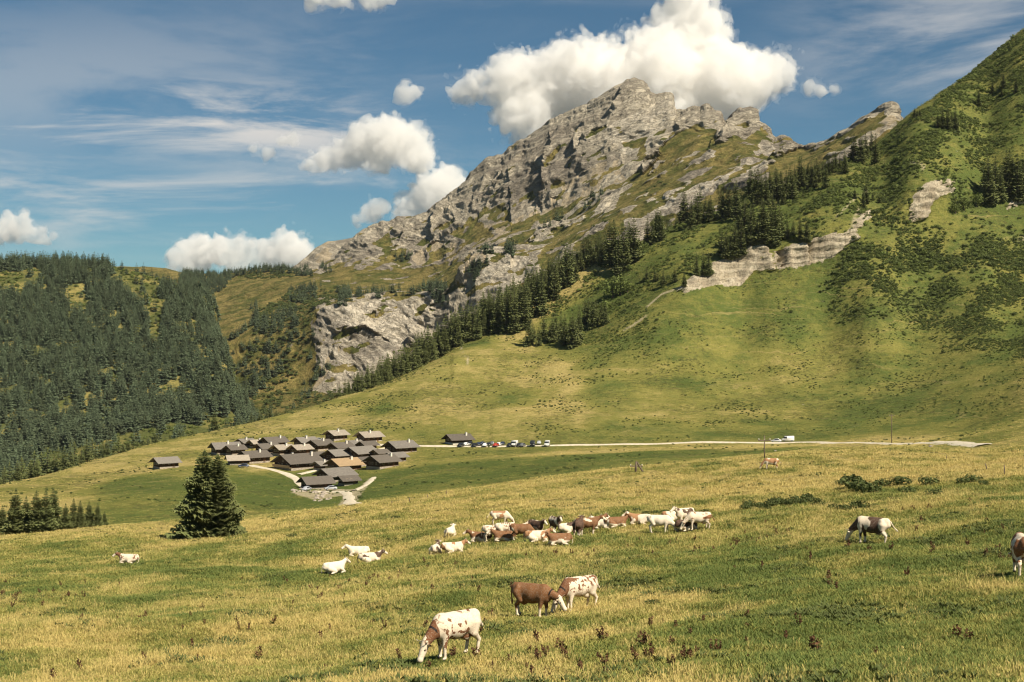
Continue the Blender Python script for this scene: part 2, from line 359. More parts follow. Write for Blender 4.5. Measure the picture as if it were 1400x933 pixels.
# slanting strata: benches stepping up the face
# gullies and ribs run down the fall line, warped
wp = np.stack([fbm(Pm / 130.0 + 60, 3), fbm(Pm / 130.0 + 90, 3), fbm(Pm / 130.0 + 120, 3)], -1)
fall = Pm[..., 1] + Pm[..., 2]
def gul(wx, wf, off, octs):
    q = np.stack([(Pm[..., 0] + 0.35 * fall * np.where(mx < 700, 0.5, -0.25)) / wx, fall / wf, Pm[..., 2] / wf], -1) + wp * 1.1 + off
    return ridged(q, octs, 0.55)
r1 = gul(105.0, 330.0, 0.0, 3); r2 = gul(24.0, 80.0, 11.0, 3); r4 = gul(8.0, 17.0, 23.0, 2)
r3 = fbm(Pm / 6.0 + 3.0, 2)
def blur(M, sg): return np.apply_along_axis(lambda q: gsmooth(q, sg), 0, np.apply_along_axis(lambda q: gsmooth(q, sg), 1, M))
rk_s = blur(rock, 3.0); G_s = 1 - rk_s
disp = rk_s * 13.5 * (r1 - 0.35) + G_s * 6 * (r1 - .35)
fine_d = rk_s * (2.6 * (r2 - 0.35) + 1.1 * (r4 - .35) + 0.4 * r3 + 4.8 * saw(tilt / 29.0) + 2.4 * saw(tilt / 9.0)) + G_s * (1.6 * r2 + 0.8 * r4 + 0.4 * r3)
# the walls one can pick out: each a step that faces away from the sun
def wall(pts, amp, w):
    pts = np.array(pts, float); best = np.full(mx.shape, 1e9); sg = np.zeros(mx.shape)
    for a, b in zip(pts[:-1], pts[1:]):
        ab = b - a; tq = np.clip(((qx - a[0]) * ab[0] + (qy - a[1]) * ab[1]) / (ab @ ab), 0, 1)
        ex, ey = qx - a[0] - tq * ab[0], qy - a[1] - tq * ab[1]; d = np.hypot(ex, ey)
        cr_ = ab[0] * ey - ab[1] * ex; m_ = d < best
        best = np.where(m_, d, best); sg = np.where(m_, np.where(cr_ < 0, 1.0, -1.0), sg)
    inside = sstep(best * sg, -1.0, 1.0)
    # fade past the ends
    dx = np.minimum(np.hypot(qx - pts[0][0], qy - pts[0][1]), np.hypot(qx - pts[-1][0], qy - pts[-1][1]))
    return amp * inside * np.exp(-np.maximum(best * sg, 0) / w) * np.clip(dx / 6.0, 0, 1) * (best < 6 * w)
for pts, amp, w in (([(908,203),(893,218),(877,236)],26,9), ([(862,114),(850,130),(836,152)],20,10), ([(797,176),(791,196),(788,216)],16,9), ([(752,205),(748,230),(745,262)],24,11),
                    ([(692,224),(686,242),(676,256)],16,9), ([(596,285),(598,308),(592,328)],18,11), ([(978,190),(966,206)],16,7), ([(1011,155),(995,176),(985,190)],16,9), ([(1087,203),(1068,212),(1048,224)],16,9),
                    ([(768,307),(748,316),(730,324)],16,8), ([(640,245),(622,262),(604,280)],10,9), ([(720,200),(706,222),(690,246)],12,9), ([(830,165),(812,180),(800,196)],12,9), ([(560,305),(552,322),(540,340)],12,9),
                    ([(930,170),(922,190),(912,204)],12,7), ([(655,345),(640,362),(622,385)],14,8), ([(520,418),(500,440),(478,462)],14,9), ([(600,405),(585,432),(560,470)],14,10), ([(470,455),(500,448),(520,462)],14,8), ([(1180,168),(1150,190),(1125,212)],12,7)):
    disp = disp + wall(pts, amp, w) * np.clip(rock + .35, 0, 1)
hm = np.stack([nrm[..., 0] * .6, nrm[..., 1] - 0.55, nrm[..., 2] * .35], -1); hm /= np.linalg.norm(hm, axis=-1, keepdims=True)
mount.P = Pm + hm * ((disp * edge + fine_d * edge2) * foot)[..., None]
mount.attrs = {'grass': G, 'scree': screeM, 'pale': paleM, 'dry': sstep(mx, 430, 700)}
print('mountain', time.time() - T0)

# ---- the far shoulder
E_ = [[(340,2700,420),(560,2700,400)], ([(340,3000,385),(380,3000,378),(400,3000,367),(418,3000,352),(432,3000,339),(448,3000,331),(470,3000,328),(484,3000,325),(520,3000,320),(560,3000,330)],)]
shoulder = Sheet(np.linspace(340, 560, 160), E_, [80, 20, 4], behind=((150, 60), (400, 300)), smooth=4)
Pe = shoulder.P
ee = 1 - 0.85 * sstep(shoulder.t, 0.7, 1)
shoulder.P = Pe + np.stack([0 * ee, -ee, 0.3 * ee], -1) * (16 * (ridged(Pe / 110.0, 4) - 0.4) + 5 * saw((Pe[..., 2] + 0.4 * Pe[..., 0]) / 20.0))[..., None]
z0 = np.zeros(shoulder.Y.shape)
shoulder.attrs = {'grass': z0, 'scree': sstep(fbm(Pe / 60.0, 3), 0.0, 0.3), 'pale': z0, 'dry': z0 + 1}

# ------------------------------------------------------------------ ground cover of the pasture
ax, ay = meadow.pix(); Pa = meadow.P; Yd = Pa[..., 1]
w1 = fbm(Pa * [1/40, 1/40, 0] + 3.3, 3); w2 = fbm(Pa * [1/40, 1/40, 0] + 53.3, 3)
bx_, by_ = ax + 22 * w1, ay + 9 * w2
lush = np.zeros(Yd.shape)
def paint(poly, v, soft=None):
    m = inpoly(bx_, by_, poly); lush[m] = v
paint([(-500,760),(700,700),(1500,640),(1500,1000),(-500,1000)], 0.40)
paint([(-400,745),(0,765),(160,748),(330,752),(420,745),(430,800),(200,830),(-400,820)], 0.62)
paint([(840,760),(1000,745),(1250,735),(1420,700),(1500,900),(1000,933),(880,880),(960,830)], 0.72)
paint([(430,790),(560,800),(680,770),(860,770),(800,850),(640,900),(430,960),(300,960)], 0.50)
paint([(-400,700),(245,712),(340,708),(480,688),(740,655),(1140,615),(1240,612),(1560,590),(1560,625),(1180,640),(900,660),(640,700),(420,730),(150,735),(-400,760)], 0.16)
paint([(100,690),(200,680),(300,690),(330,712),(245,714),(150,716)], 0.66)
paint([(330,700),(300,650),(420,640),(560,640),(700,622),(1000,615),(1140,612),(900,636),(740,653),(480,688),(380,705)], 0.78)
paint([(100,675),(230,640),(330,630),(330,690),(200,685)], 0.62)
paint([(560,640),(760,612),(1110,606),(1110,600),(760,604),(560,606)], 0.55)
paint([(-400,705),(0,664),(200,604),(440,550),(560,508),(640,468),(740,462),(790,560),(770,600),(560,606),(400,600),(200,640),(0,690)], 0.22)
paint([(700,470),(770,485),(800,540),(790,600),(1140,600),(1400,590),(1400,280),(1150,290),(900,400),(760,450)], 0.58)
paint([(850,520),(1000,470),(1130,480),(1160,560),(1050,600),(900,600)], 0.42)
paint([(880,430),(1000,390),(1130,345),(1150,365),(1100,420),(1000,440),(900,470)], 0.72)
paint([(1230,330),(1420,280),(1900,260),(1900,480),(1420,480),(1240,440)], 0.75)
paint([(720,455),(940,290),(1180,200),(1420,30),(1900,-300),(1900,330),(1420,330),(1250,320),(1170,300),(1060,330),(940,390),(780,470)], 0.75)
paint([(1280,600),(1340,588),(1420,560),(1900,520),(1900,625),(1337,622)], 0.28)
for ex, ey, ew, eh in ((905,455,24,10),(1085,442,20,9),(1035,410,22,9),(1190,443,32,8),(1000,505,16,6),(930,520,20,5),(700,545,30,6),(1180,560,40,10),(1240,548,30,8),(760,595,14,8),(660,470,14,5),(520,560,20,4)):
    lush[((bx_ - ex) / ew) ** 2 + ((by_ - ey) / eh) ** 2 < 1] = 1.0
lush = np.apply_along_axis(lambda a: gsmooth(a, 5), 1, lush)
lush = np.apply_along_axis(lambda a: gsmooth(a, 3), 0, lush)
nf = fbm(Pa * [1/6.0, 1/9.0, 0] + 8, 4); nm = fbm(Pa * [1/26.0, 1/32.0, 0] + 21, 3); nb = fbm(Pa * [1/110.0, 1/70.0, 0] + 1.7, 3)
nearw = 1 - sstep(Yd, 180, 420)
ns_ = fbm(Pa * [1/1.7, 1/2.3, 0] + 14, 2)
lush = lush + 0.10 - 0.02 * nearw + nearw * (0.85 * nf + 0.5 * nm + 0.5 * ns_) + (1 - nearw) * (0.32 * nm + 0.42 * nb)
lush = np.clip(lush, 0, 1)
# stony faces, and bare earth of paths
rk = np.zeros(Yd.shape); dirt = np.zeros(Yd.shape)
w3 = fbm(Pa / 14.0, 3); cx_, cy_ = ax + 7 * w3 + 4 * fbm(Pa / 4.0, 2), ay + 7 * fbm(Pa / 14.0 + 30, 3) + 4 * fbm(Pa / 4.0 + 9, 2)
for p in ([(925,398),(945,376),(1000,350),(1012,328),(1032,326),(1052,345),(1058,368),(1035,370),(1005,388),(960,396)],
          [(1055,345),(1100,332),(1140,318),(1165,312),(1180,285),(1190,285),(1172,325),(1140,348),(1105,366),(1062,369)],
          [(1241,300),(1244,270),(1262,252),(1306,248),(1300,262),(1275,275),(1268,297),(1250,304)],
          [(1374,284),(1392,262),(1400,215),(1500,190),(1500,280)]):
    rk[inpoly(cx_, cy_, p)] = 1
rk *= sstep(fbm(Pa * [1/13, 1/40, 1/30] + 81, 3), -.42, -.24)
rk = np.apply_along_axis(lambda a: gsmooth(a, 0.8), 1, rk)
def stroke(pts, w):
    pts = np.array(pts, float); d = np.full(ax.shape, 1e9)
    for a, b in zip(pts[:-1], pts[1:]):
        ab = b - a; tq = np.clip(((ax - a[0]) * ab[0] + (ay - a[1]) * ab[1]) / (ab @ ab), 0, 1)
        d = np.minimum(d, np.hypot((ax - a[0] - tq * ab[0]), (ay - a[1] - tq * ab[1])))
    return (sstep(d, w, w * 0.4))
vis = (Yd > 380)
for pts, w in (([(1175,285),(1168,300),(1163,318)],4), ([(630,475),(638,488),(640,500)],1.6), ([(1140,300),(1168,272),(1185,262)],1.2),
               ([(845,455),(862,447),(884,432)],1.6), ([(884,420),(905,402),(932,393)],1.5), 
               ([(1245,225),(1252,222),(1262,228)],3), ([(1385,325),(1398,328)],3.5)):
    dirt = np.maximum(dirt, stroke(pts, w) * vis * 0.8 * sstep(w3, -.35, .1))
for poly in ([(415,672),(440,668),(490,668),(505,655),(498,672),(482,690),(462,694),(468,678),(430,684),(395,674)],):
    dirt = np.maximum(dirt, inpoly(ax + 4 * w3, ay + 3 * w2, poly) * vis * 0.75)
# cliffs: push rock faces about
st2 = Pa[..., 2] + 3 * w3
dd = rk * (3.6 * (ridged(Pa * [1/14, 1/26, 1/40], 3) - .3) + 2.4 * saw(st2 / 5.0) + 1.0 * saw(st2 / 1.9) + 0.5 * fbm(Pa / 3.0, 2))
for x0, x1, y0, y1 in ((1060, 1076, 338, 362), (1104, 1110, 336, 362), (1236, 1250, 262, 300)):
    dd -= rk * 9.0 * np.clip(1 - np.abs((cx_ - (x0 + x1) / 2) / ((x1 - x0) / 2)), 0, 1) * ((cy_ > y0) & (cy_ < y1))
meadow.P = Pa + np.stack([0.25 * dd, -dd, 0.15 * dd], -1)
meadow.attrs = {'lush': lush, 'rock': rk, 'dirt': dirt}
print('cover', time.time() - T0)

# ------------------------------------------------------------------ materials
MATS = {}
def new_mat(name):
    m = bpy.data.materials.new(name); m.use_nodes = True; m.node_tree.nodes.clear(); MATS[name] = m
    return m, NT(m.node_tree)
def finish(g, color, rough=0.9, bump=None, bs=0.5, bd=1.0, spec=0.15, **extra):
    ins = {'Base Color': color, 'Roughness': rough, 'Specular IOR Level': spec}
    ins.update(extra)
    if bump is not None:
        ins['Normal'] = g.n('ShaderNodeBump', {'Height': bump, 'Strength': bs, 'Distance': bd}).outputs[0]
    b = g.n('ShaderNodeBsdfPrincipled', ins)
    g.n('ShaderNodeOutputMaterial', {'Surface': b})
def attr(g, name, typ='GEOMETRY'):
    return g.n('ShaderNodeAttribute', attribute_name=name, attribute_type=typ).outputs['Fac']
def pos(g): return g.n('ShaderNodeNewGeometry').outputs['Position']
def simple(name, c, rough=0.8, var=0.25, scale=3.0, spec=0.2, **extra):
    m, g = new_mat(name)
    tcn = g.n('ShaderNodeTexCoord').outputs['Object']
    n = g.noise(tcn, scale, 5.0, 0.6)
    colr = g.mix(g.ramp(n, 0.3, 0.7), tuple(x * (1 - var) for x in c), tuple(min(1, x * (1 + var)) for x in c))
    finish(g, colr, rough, n, 0.3, 0.05, spec, **extra)
    return m

GOLD = (0.435, 0.342, 0.125); OLIVE = (0.230, 0.214, 0.055); GREEN = (0.094, 0.124, 0.030)
def grass_color(g, lushv, p, k=1.0):
    c = g.mix(g.ramp(lushv, 0.05, 0.5), tuple(x * k for x in GOLD), tuple(x * k for x in OLIVE))
    return g.mix(g.ramp(lushv, 0.45, 1.0), c, tuple(x * k for x in GREEN))
# pasture
m, g = new_mat('pasture')
p = pos(g)
lu = attr(g, 'lush')
n1 = g.noise(p, 1.3, 6.0, 0.65); n2 = g.noise(p, 0.16, 6.0, 0.7); n3 = g.noise(p, 5.0, 4.0, 0.7)
n4 = g.noise(p, 0.035, 7.0, 0.72); n5 = g.noise(g.n('ShaderNodeMapping', {0: p, 3: (1.0, 0.45, 1.0)}).outputs[0], 0.09, 6.0, 0.75)
lu = g.math('ADD', lu, g.math('ADD', g.math('MULTIPLY', g.math('SUBTRACT', n4, 0.5), 1.1), g.math('MULTIPLY', g.math('SUBTRACT', n5, 0.5), 0.9)))
lu2 = g.math('ADD', lu, g.math('ADD', g.math('MULTIPLY', g.math('SUBTRACT', n1, 0.5), 0.55), g.math('MULTIPLY', g.math('SUBTRACT', n2, 0.5), 0.75)), clamp=True)
c = grass_color(g, lu2, p)
c = g.mix(g.math('MULTIPLY', g.ramp(n3, 0.35, 0.75), 0.35), c, (0.080, 0.075, 0.024))
# tussocks, dark weeds and trodden soil, in clusters; narrow cattle paths along the contours
fl = g.noise(p, 0.42, 8.0, 0.8); cl_ = g.ramp(g.noise(p, 0.022, 4.0, 0.6), 0.42, 0.62)
c = g.mix(g.math('MULTIPLY', g.ramp(g.math('ADD', fl, g.math('MULTIPLY', cl_, 0.10)), 0.58, 0.68), 0.75), c, (0.058, 0.060, 0.022))
szp = g.n('ShaderNodeSeparateXYZ', {0: p})
tz_ = g.math('ADD', g.math('MULTIPLY', szp.outputs[2], 1.0), g.math('MULTIPLY', g.noise(p, 0.03, 4.0, 0.6), 14.0))
ter = g.noise(g.n('ShaderNodeCombineXYZ', {0: g.math('MULTIPLY', szp.outputs[0], 0.02), 1: 0.0, 2: tz_}).outputs[0], 0.55, 5.0, 0.75)
c = g.mix(g.math('MULTIPLY', g.ramp(ter, 0.55, 0.68), 0.45), c, (0.38, 0.29, 0.12))
c = g.mix(g.math('MULTIPLY', g.ramp(ter, 0.44, 0.33), 0.45), c, (0.085, 0.095, 0.030))
dr = g.noise(p, 0.35, 5.0, 0.7)
c = g.mix(g.math('MULTIPLY', attr(g, 'dirt'), g.ramp(dr, 0.25, 0.5)), c, (0.50, 0.41, 0.27))
rv = g.ramp(g.math('ADD', attr(g, 'rock'), g.math('MULTIPLY', g.math('SUBTRACT', g.noise(p, 0.14, 6.0, 0.75), 0.5), 2.6)), 0.42, 0.60)
sz = g.n('ShaderNodeSeparateXYZ', {0: p}).outputs[2]
lay = g.noise(g.n('ShaderNodeCombineXYZ', {0: 0.0, 1: 0.0, 2: sz}).outputs[0], 0.55, 4.0, 0.7)
rc = g.mix(g.ramp(g.noise(p, 0.12, 6.0, 0.65), 0.3, 0.7), (0.29, 0.235, 0.16), (0.53, 0.46, 0.335))
rc = g.mix(g.math('MULTIPLY', g.ramp(lay, 0.52, 0.62), 0.45), rc, (0.20, 0.16, 0.11))
jn = g.noise(g.n('ShaderNodeMapping', {0: p, 3: (1.0, 1.0, 0.25)}).outputs[0], 0.22, 6.0, 0.7)
rc = g.mix(g.math('MULTIPLY', g.ramp(g.math('ABSOLUTE', g.math('SUBTRACT', jn, 0.5)), 0.03, 0.0), 0.7), rc, (0.11, 0.09, 0.07))
c = g.mix(rv, c, rc)
bh = g.math('ADD', g.math('MULTIPLY', n1, 0.5), g.math('ADD', g.math('MULTIPLY', n2, 2.6), g.math('ADD', g.math('MULTIPLY', fl, 1.0), g.math('MULTIPLY', ter, 2.0))))
finish(g, c, 0.95, bh, 0.7, 1.0, 0.05)

# mountain rock
def mountain_mat(name):
    m, g = new_mat(name)
    p = pos(g)
    xyz = g.n('ShaderNodeSeparateXYZ', {0: p})
    a1 = g.noise(p, 0.008, 8.0, 0.62); a2 = g.noise(p, 0.05, 9.0, 0.72); a3 = g.noise(p, 0.26, 6.0, 0.75)
    warp = g.math('MULTIPLY', g.noise(p, 0.010, 5.0, 0.6), 75.0)
    side = g.ramp(xyz.outputs[0], -150.0, 60.0, 0.42, -0.20)
    hgt = g.math('ADD', g.math('ADD', xyz.outputs[2], g.math('MULTIPLY', xyz.outputs[0], side)), warp)
    def strat(sc_, along, det, ro): return g.noise(g.n('ShaderNodeCombineXYZ', {0: g.math('MULTIPLY', xyz.outputs[0], along), 1: g.math('MULTIPLY', xyz.outputs[1], along), 2: hgt}).outputs[0], sc_, det, ro)
    lay = strat(0.075, 0.10, 7.0, 0.8); crk = strat(0.24, 0.16, 5.0, 0.75)
    c = g.mix(g.ramp(a1, 0.38, 0.60), (0.345, 0.298, 0.228), (0.53, 0.462, 0.345))
    c = g.mix(g.math('MULTIPLY', g.ramp(a2, 0.48, 0.66), 0.65), c, (0.60, 0.525, 0.40))
    c = g.mix(g.math('MULTIPLY', g.ramp(a2, 0.46, 0.32), 0.6), c, (0.195, 0.175, 0.148))
    c = g.mix(g.math('MULTIPLY', g.ramp(lay, 0.53, 0.64), 0.6), c, (0.245, 0.212, 0.17))
    c = g.mix(g.math('MULTIPLY', g.ramp(lay, 0.46, 0.36), 0.45), c, (0.60, 0.52, 0.39))
    c = g.mix(g.math('MULTIPLY', attr(g, 'pale'), g.ramp(a2, 0.30, 0.46)), c, g.mix(g.ramp(a3, 0.35, 0.65), (0.48, 0.41, 0.305), (0.68, 0.61, 0.49)))
    bed = strat(0.022, 0.12, 4.0, 0.6)
    c = g.mix(g.math('MULTIPLY', g.ramp(bed, 0.52, 0.58), 0.45), c, (0.56, 0.49, 0.37))
    c = g.mix(g.math('MULTIPLY', g.ramp(bed, 0.47, 0.42), 0.5), c, (0.20, 0.17, 0.135))
    # joints and bedding cracks
    ln = g.math('ABSOLUTE', g.math('SUBTRACT', crk, 0.5))
    c = g.mix(g.math('MULTIPLY', g.ramp(ln, 0.035, 0.0), 0.75), c, (0.105, 0.092, 0.078))
    gr = g.math('ADD', attr(g, 'grass'), g.math('MULTIPLY', g.math('SUBTRACT', a2, 0.5), 1.6))
    gv = g.mix(g.ramp(g.noise(p, 0.03, 6.0, 0.7), 0.38, 0.62), (0.105, 0.115, 0.028), (0.30, 0.235, 0.080))
    gv = g.mix(g.math('MULTIPLY', g.ramp(a3, 0.5, 0.66), 0.6), gv, (0.06, 0.065, 0.02))
    sc_ = g.mix(g.ramp(a3, 0.3, 0.7), (0.40, 0.315, 0.20), (0.58, 0.48, 0.335))
    c = g.mix(g.ramp(g.math('ADD', attr(g, 'scree'), g.math('MULTIPLY', g.math('SUBTRACT', a2, 0.5), 1.3)), 0.45, 0.7), c, sc_)
    c = g.mix(g.ramp(gr, 0.42, 0.60), c, gv)
    bh = g.math('ADD', g.math('MULTIPLY', a2, 8.0), g.math('ADD', g.math('MULTIPLY', a3, 3.0), g.math('ADD', g.math('MULTIPLY', lay, 9.0), g.math('MULTIPLY', g.ramp(ln, 0.0, 0.05), 1.6))))
    finish(g, c, 0.92, bh, 0.9, 1.0, 0.1)
    return m
mm = mountain_mat('mountain_rock')

# forest floor
m, g = new_mat('forest_floor')
p = pos(g)
c = g.mix(g.ramp(g.noise(p, 0.02, 6.0, 0.6), 0.40, 0.62), (0.085, 0.095, 0.028), (0.26, 0.215, 0.07))
c = g.mix(g.ramp(g.noise(p, 0.25, 5.0, 0.7), 0.45, 0.7), c, (0.055, 0.065, 0.022))
finish(g, c, 0.95, g.noise(p, 0.3, 4.0), 0.6, 3.0, 0.05)

meadow.build('pasture_ground', MATS['pasture'])
forest.build('forest_hill', MATS['forest_floor'])
mount.build('rock_mountain', MATS['mountain_rock'], False)
shoulder.build('far_shoulder_mountain', MATS['mountain_rock'])
print('built terrain', time.time() - T0)

# ------------------------------------------------------------------ helpers for things
def tag(o, label=None, cat=None, group=None, kind=None):
    if label: o['label'] = label
    if cat: o['category'] = cat
    if group: o['group'] = group
    if kind: o['kind'] = kind
    return o
def empty(name, loc=(0, 0, 0), rz=0.0, s=1.0):
    o = bpy.data.objects.new(name, None); col.objects.link(o)
    o.location = loc; o.rotation_euler = (0, 0, rz); o.scale = (s, s, s); o.empty_display_size = 0.2
    return o
def mesh_from(name, v, f, mat=None, smooth=False, attrs=None):
    me = bpy.data.meshes.new(name)
    v = np.asarray(v, np.float32)
    me.from_pydata(v.tolist(), [], [tuple(int(i) for i in q) for q in f]); me.update()
    if mat: me.materials.append(MATS[mat] if isinstance(mat, str) else mat)
    if smooth: me.polygons.foreach_set('use_smooth', np.ones(len(me.polygons), bool))
    for k, a in (attrs or {}).items():
        at = me.attributes.new(k, 'FLOAT', 'POINT'); at.data.foreach_set('value', np.asarray(a, np.float32))
    return me
def obj(name, me, parent=None, loc=None, rot=None):
    o = bpy.data.objects.new(name, me); col.objects.link(o)
    if parent: o.parent = parent
    if loc is not None: o.location = loc
    if rot is not None: o.rotation_euler = rot
    return o

# ---- many-of-a-kind scatter (only for what nobody could count)
def scatter_group():
    ng_ = bpy.data.node_groups.new('scatter', 'GeometryNodeTree')
    ng_.interface.new_socket('Geometry', in_out='INPUT', socket_type='NodeSocketGeometry')
    ng_.interface.new_socket('Kinds', in_out='INPUT', socket_type='NodeSocketCollection')
    ng_.interface.new_socket('Geometry', in_out='OUTPUT', socket_type='NodeSocketGeometry')
    N = ng_.nodes; L = ng_.links
    gi = N.new('NodeGroupInput'); go = N.new('NodeGroupOutput')
    ci = N.new('GeometryNodeCollectionInfo'); ci.inputs['Separate Children'].default_value = True; ci.inputs['Reset Children'].default_value = True
    L.new(gi.outputs['Kinds'], ci.inputs['Collection'])
    ip = N.new('GeometryNodeInstanceOnPoints'); ip.inputs['Pick Instance'].default_value = True
    def na(nm, typ):
        a = N.new('GeometryNodeInputNamedAttribute'); a.data_type = typ; a.inputs['Name'].default_value = nm; return a.outputs['Attribute']
    L.new(gi.outputs['Geometry'], ip.inputs['Points']); L.new(ci.outputs[0], ip.inputs['Instance'])
    L.new(na('idx', 'INT'), ip.inputs['Instance Index'])
    L.new(na('rot', 'FLOAT_VECTOR'), ip.inputs['Rotation']); L.new(na('scl', 'FLOAT_VECTOR'), ip.inputs['Scale'])
    L.new(ip.outputs[0], go.inputs[0])
    return ng_
SCATTER = scatter_group()
KINDC = {}
def kinds(name, meshes):
    c = bpy.data.collections.new(name)
    for i, me in enumerate(meshes):
        o = bpy.data.objects.new(f'{name}_{i:02d}', me); c.objects.link(o)
    KINDC[name] = c
    return c
def scatter(name, label, cat, pts, kind_coll, scl, lushv=None, tilt=0.06, r=rng):
    n = len(pts); k = len(kind_coll.objects)
    me = bpy.data.meshes.new(name); me.vertices.add(n); me.vertices.foreach_set('co', np.asarray(pts, np.float32).reshape(-1))
    def A_(nm, typ, dat, key):
        a = me.attributes.new(nm, typ, 'POINT'); a.data.foreach_set(key, np.ascontiguousarray(dat).reshape(-1))
    A_('idx', 'INT', r.integers(0, k, n).astype(np.int32), 'value')
    A_('rot', 'FLOAT_VECTOR', np.stack([r.normal(0, tilt, n), r.normal(0, tilt, n), r.random(n) * 6.283], 1).astype(np.float32), 'vector')
    scl = np.asarray(scl, np.float32)
    if scl.ndim == 1: scl = np.stack([scl] * 3, 1)
    A_('scl', 'FLOAT_VECTOR', scl.astype(np.float32), 'vector')
    if lushv is not None: A_('lush', 'FLOAT', lushv.astype(np.float32), 'value')
    o = bpy.data.objects.new(name, me); col.objects.link(o)
    md = o.modifiers.new('scatter', 'NODES'); md.node_group = SCATTER
    for it in SCATTER.interface.items_tree:
        if it.in_out == 'INPUT' and it.name == 'Kinds': md[it.identifier] = kind_coll
    tag(o, label, cat, kind='stuff')
    return o

# ------------------------------------------------------------------ plants
def plant_mat(name, dark, light, tipc, rnd=0.35, trans=0.0):
    m, g = new_mat(name)
    oi = g.n('ShaderNodeObjectInfo').outputs['Random']
    p = pos(g)
    n = g.noise(p, 1.6, 4.0, 0.6)
    c = g.mix(g.ramp(n, 0.3, 0.7), dark, light)
    c = g.mix(g.math('MULTIPLY', attr(g, 'tip'), 0.65), c, tipc)
    c = g.mix(g.math('MULTIPLY', oi, rnd), c, tuple(x * 1.9 for x in light))
    if trans:
        b = g.n('ShaderNodeBsdfPrincipled', {'Base Color': c, 'Roughness': 0.75, 'Specular IOR Level': 0.15})
        tr = g.n('ShaderNodeBsdfTranslucent', {'Color': c})
        mx_ = g.n('ShaderNodeMixShader', {0: trans, 1: b.outputs[0], 2: tr.outputs[0]})
        g.n('ShaderNodeOutputMaterial', {'Surface': mx_})
    else: finish(g, c, 0.75, spec=0.15)
    return m
plant_mat('needles', (0.044, 0.060, 0.023), (0.080, 0.100, 0.034), (0.225, 0.225, 0.075), 0.22)
plant_mat('needles_far', (0.030, 0.046, 0.028), (0.056, 0.074, 0.040), (0.110, 0.122, 0.060), 0.9)
plant_mat('alder_leaf', (0.075, 0.100, 0.026), (0.120, 0.148, 0.038), (0.190, 0.205, 0.060), 0.40, 0.2)
plant_mat('shrub_leaf', (0.046, 0.064, 0.020), (0.078, 0.098, 0.030), (0.13, 0.14, 0.045), 0.40, 0.18)
simple('bark', (0.10, 0.075, 0.055), 0.9, 0.35, 4.0)

def spruce_crown(h, rad, whorls, per, sprays, seed, low=0.03):
    """crown of drooping jagged boughs; each bough a chain of kites with hanging side sprays"""
    r = np.random.default_rng(seed); V = []; Fc = []; tip = []
    def tri(a, b, c, ta, tb, tc):
        i = len(V); V.extend((a, b, c)); Fc.append((i, i + 1, i + 2)); tip.extend((ta, tb, tc))
    for w in range(whorls):
        q = (w + r.uniform(-0.3, 0.3)) / whorls; q = min(max(q, 0), 0.985)
        z = h * (low + (1 - low) * q)
        prof = (1 - q) ** 0.72 * (0.86 + 0.14 * math.sin(q * 23 + seed)) * (0.82 + 0.18 * min(1, q / 0.12))
        L0 = rad * prof + 0.02 * rad
        n = max(4, int(per * (0.55 + 0.45 * (1 - q))))
        a0 = r.uniform(0, 6.28)
        for k in range(n):
            a = a0 + 6.283 * k / n + r.uniform(-0.25, 0.25)
            L = L0 * r.uniform(0.72, 1.14)
            d = np.array([math.cos(a), math.sin(a), 0]); s_ = np.array([-d[1], d[0], 0])
            base = np.array([0, 0, z + 0.10 * L])
            drop = -L * (0.42 - 0.30 * q) * r.uniform(0.8, 1.25)
            def bp(u): return base + d * (L * u) + np.array([0, 0, drop * (1.25 * u - 0.42 * u * u) + 0.10 * L * u ** 3])
            nseg = sprays
            for j in range(nseg):
                u0 = 0.12 + 0.88 * j / nseg; u1 = min(1.0, u0 + 1.25 * 0.88 / nseg); um = 0.5 * (u0 + u1)
                wd = L * ((0.55, 0.55, 0.46, .4, .36, .33, .30, .28)[min(nseg, 7)] * (1 - 0.66 * um) + 0.03) * r.uniform(0.75, 1.2)
                p0, p1 = bp(u0), bp(u1); pm = bp(u0 + 0.35 * (u1 - u0))
                for sgn in (-1, 1):
                    sp = pm + s_ * sgn * wd + d * wd * 0.75 + np.array([0, 0, -wd * r.uniform(0.30, 0.75)])
                    tri(p0, sp, p1, 0.15 * um, 0.75, 0.25 + 0.6 * um)
                hg = pm + d * (0.25 * wd) + np.array([0, 0, -wd * r.uniform(0.7, 1.15)]) + s_ * r.uniform(-.2, .2) * wd
                tri(p0, hg, p1, 0.05, 0.45, 0.2 + 0.4 * um)
    # leader
    for k in range(4):
        a = 1.57 * k; dd_ = np.array([math.cos(a), math.sin(a), 0]) * rad * 0.07
        tri(np.array([0, 0, h * 1.01]), np.array([0, 0, h * 0.93]) + dd_, np.array([0, 0, h * 0.93]) - dd_ * 0.4 + np.array([dd_[1], -dd_[0], 0]), 1, .3, .3)
    return V, Fc, tip
def spruce_mesh(name, h, rad, whorls, per, sprays, seed, mat='needles', low=0.03):
    V, Fc, tip = spruce_crown(h, rad, whorls, per, sprays, seed, low)
    return mesh_from(name, V, Fc, mat, attrs={'tip': tip})
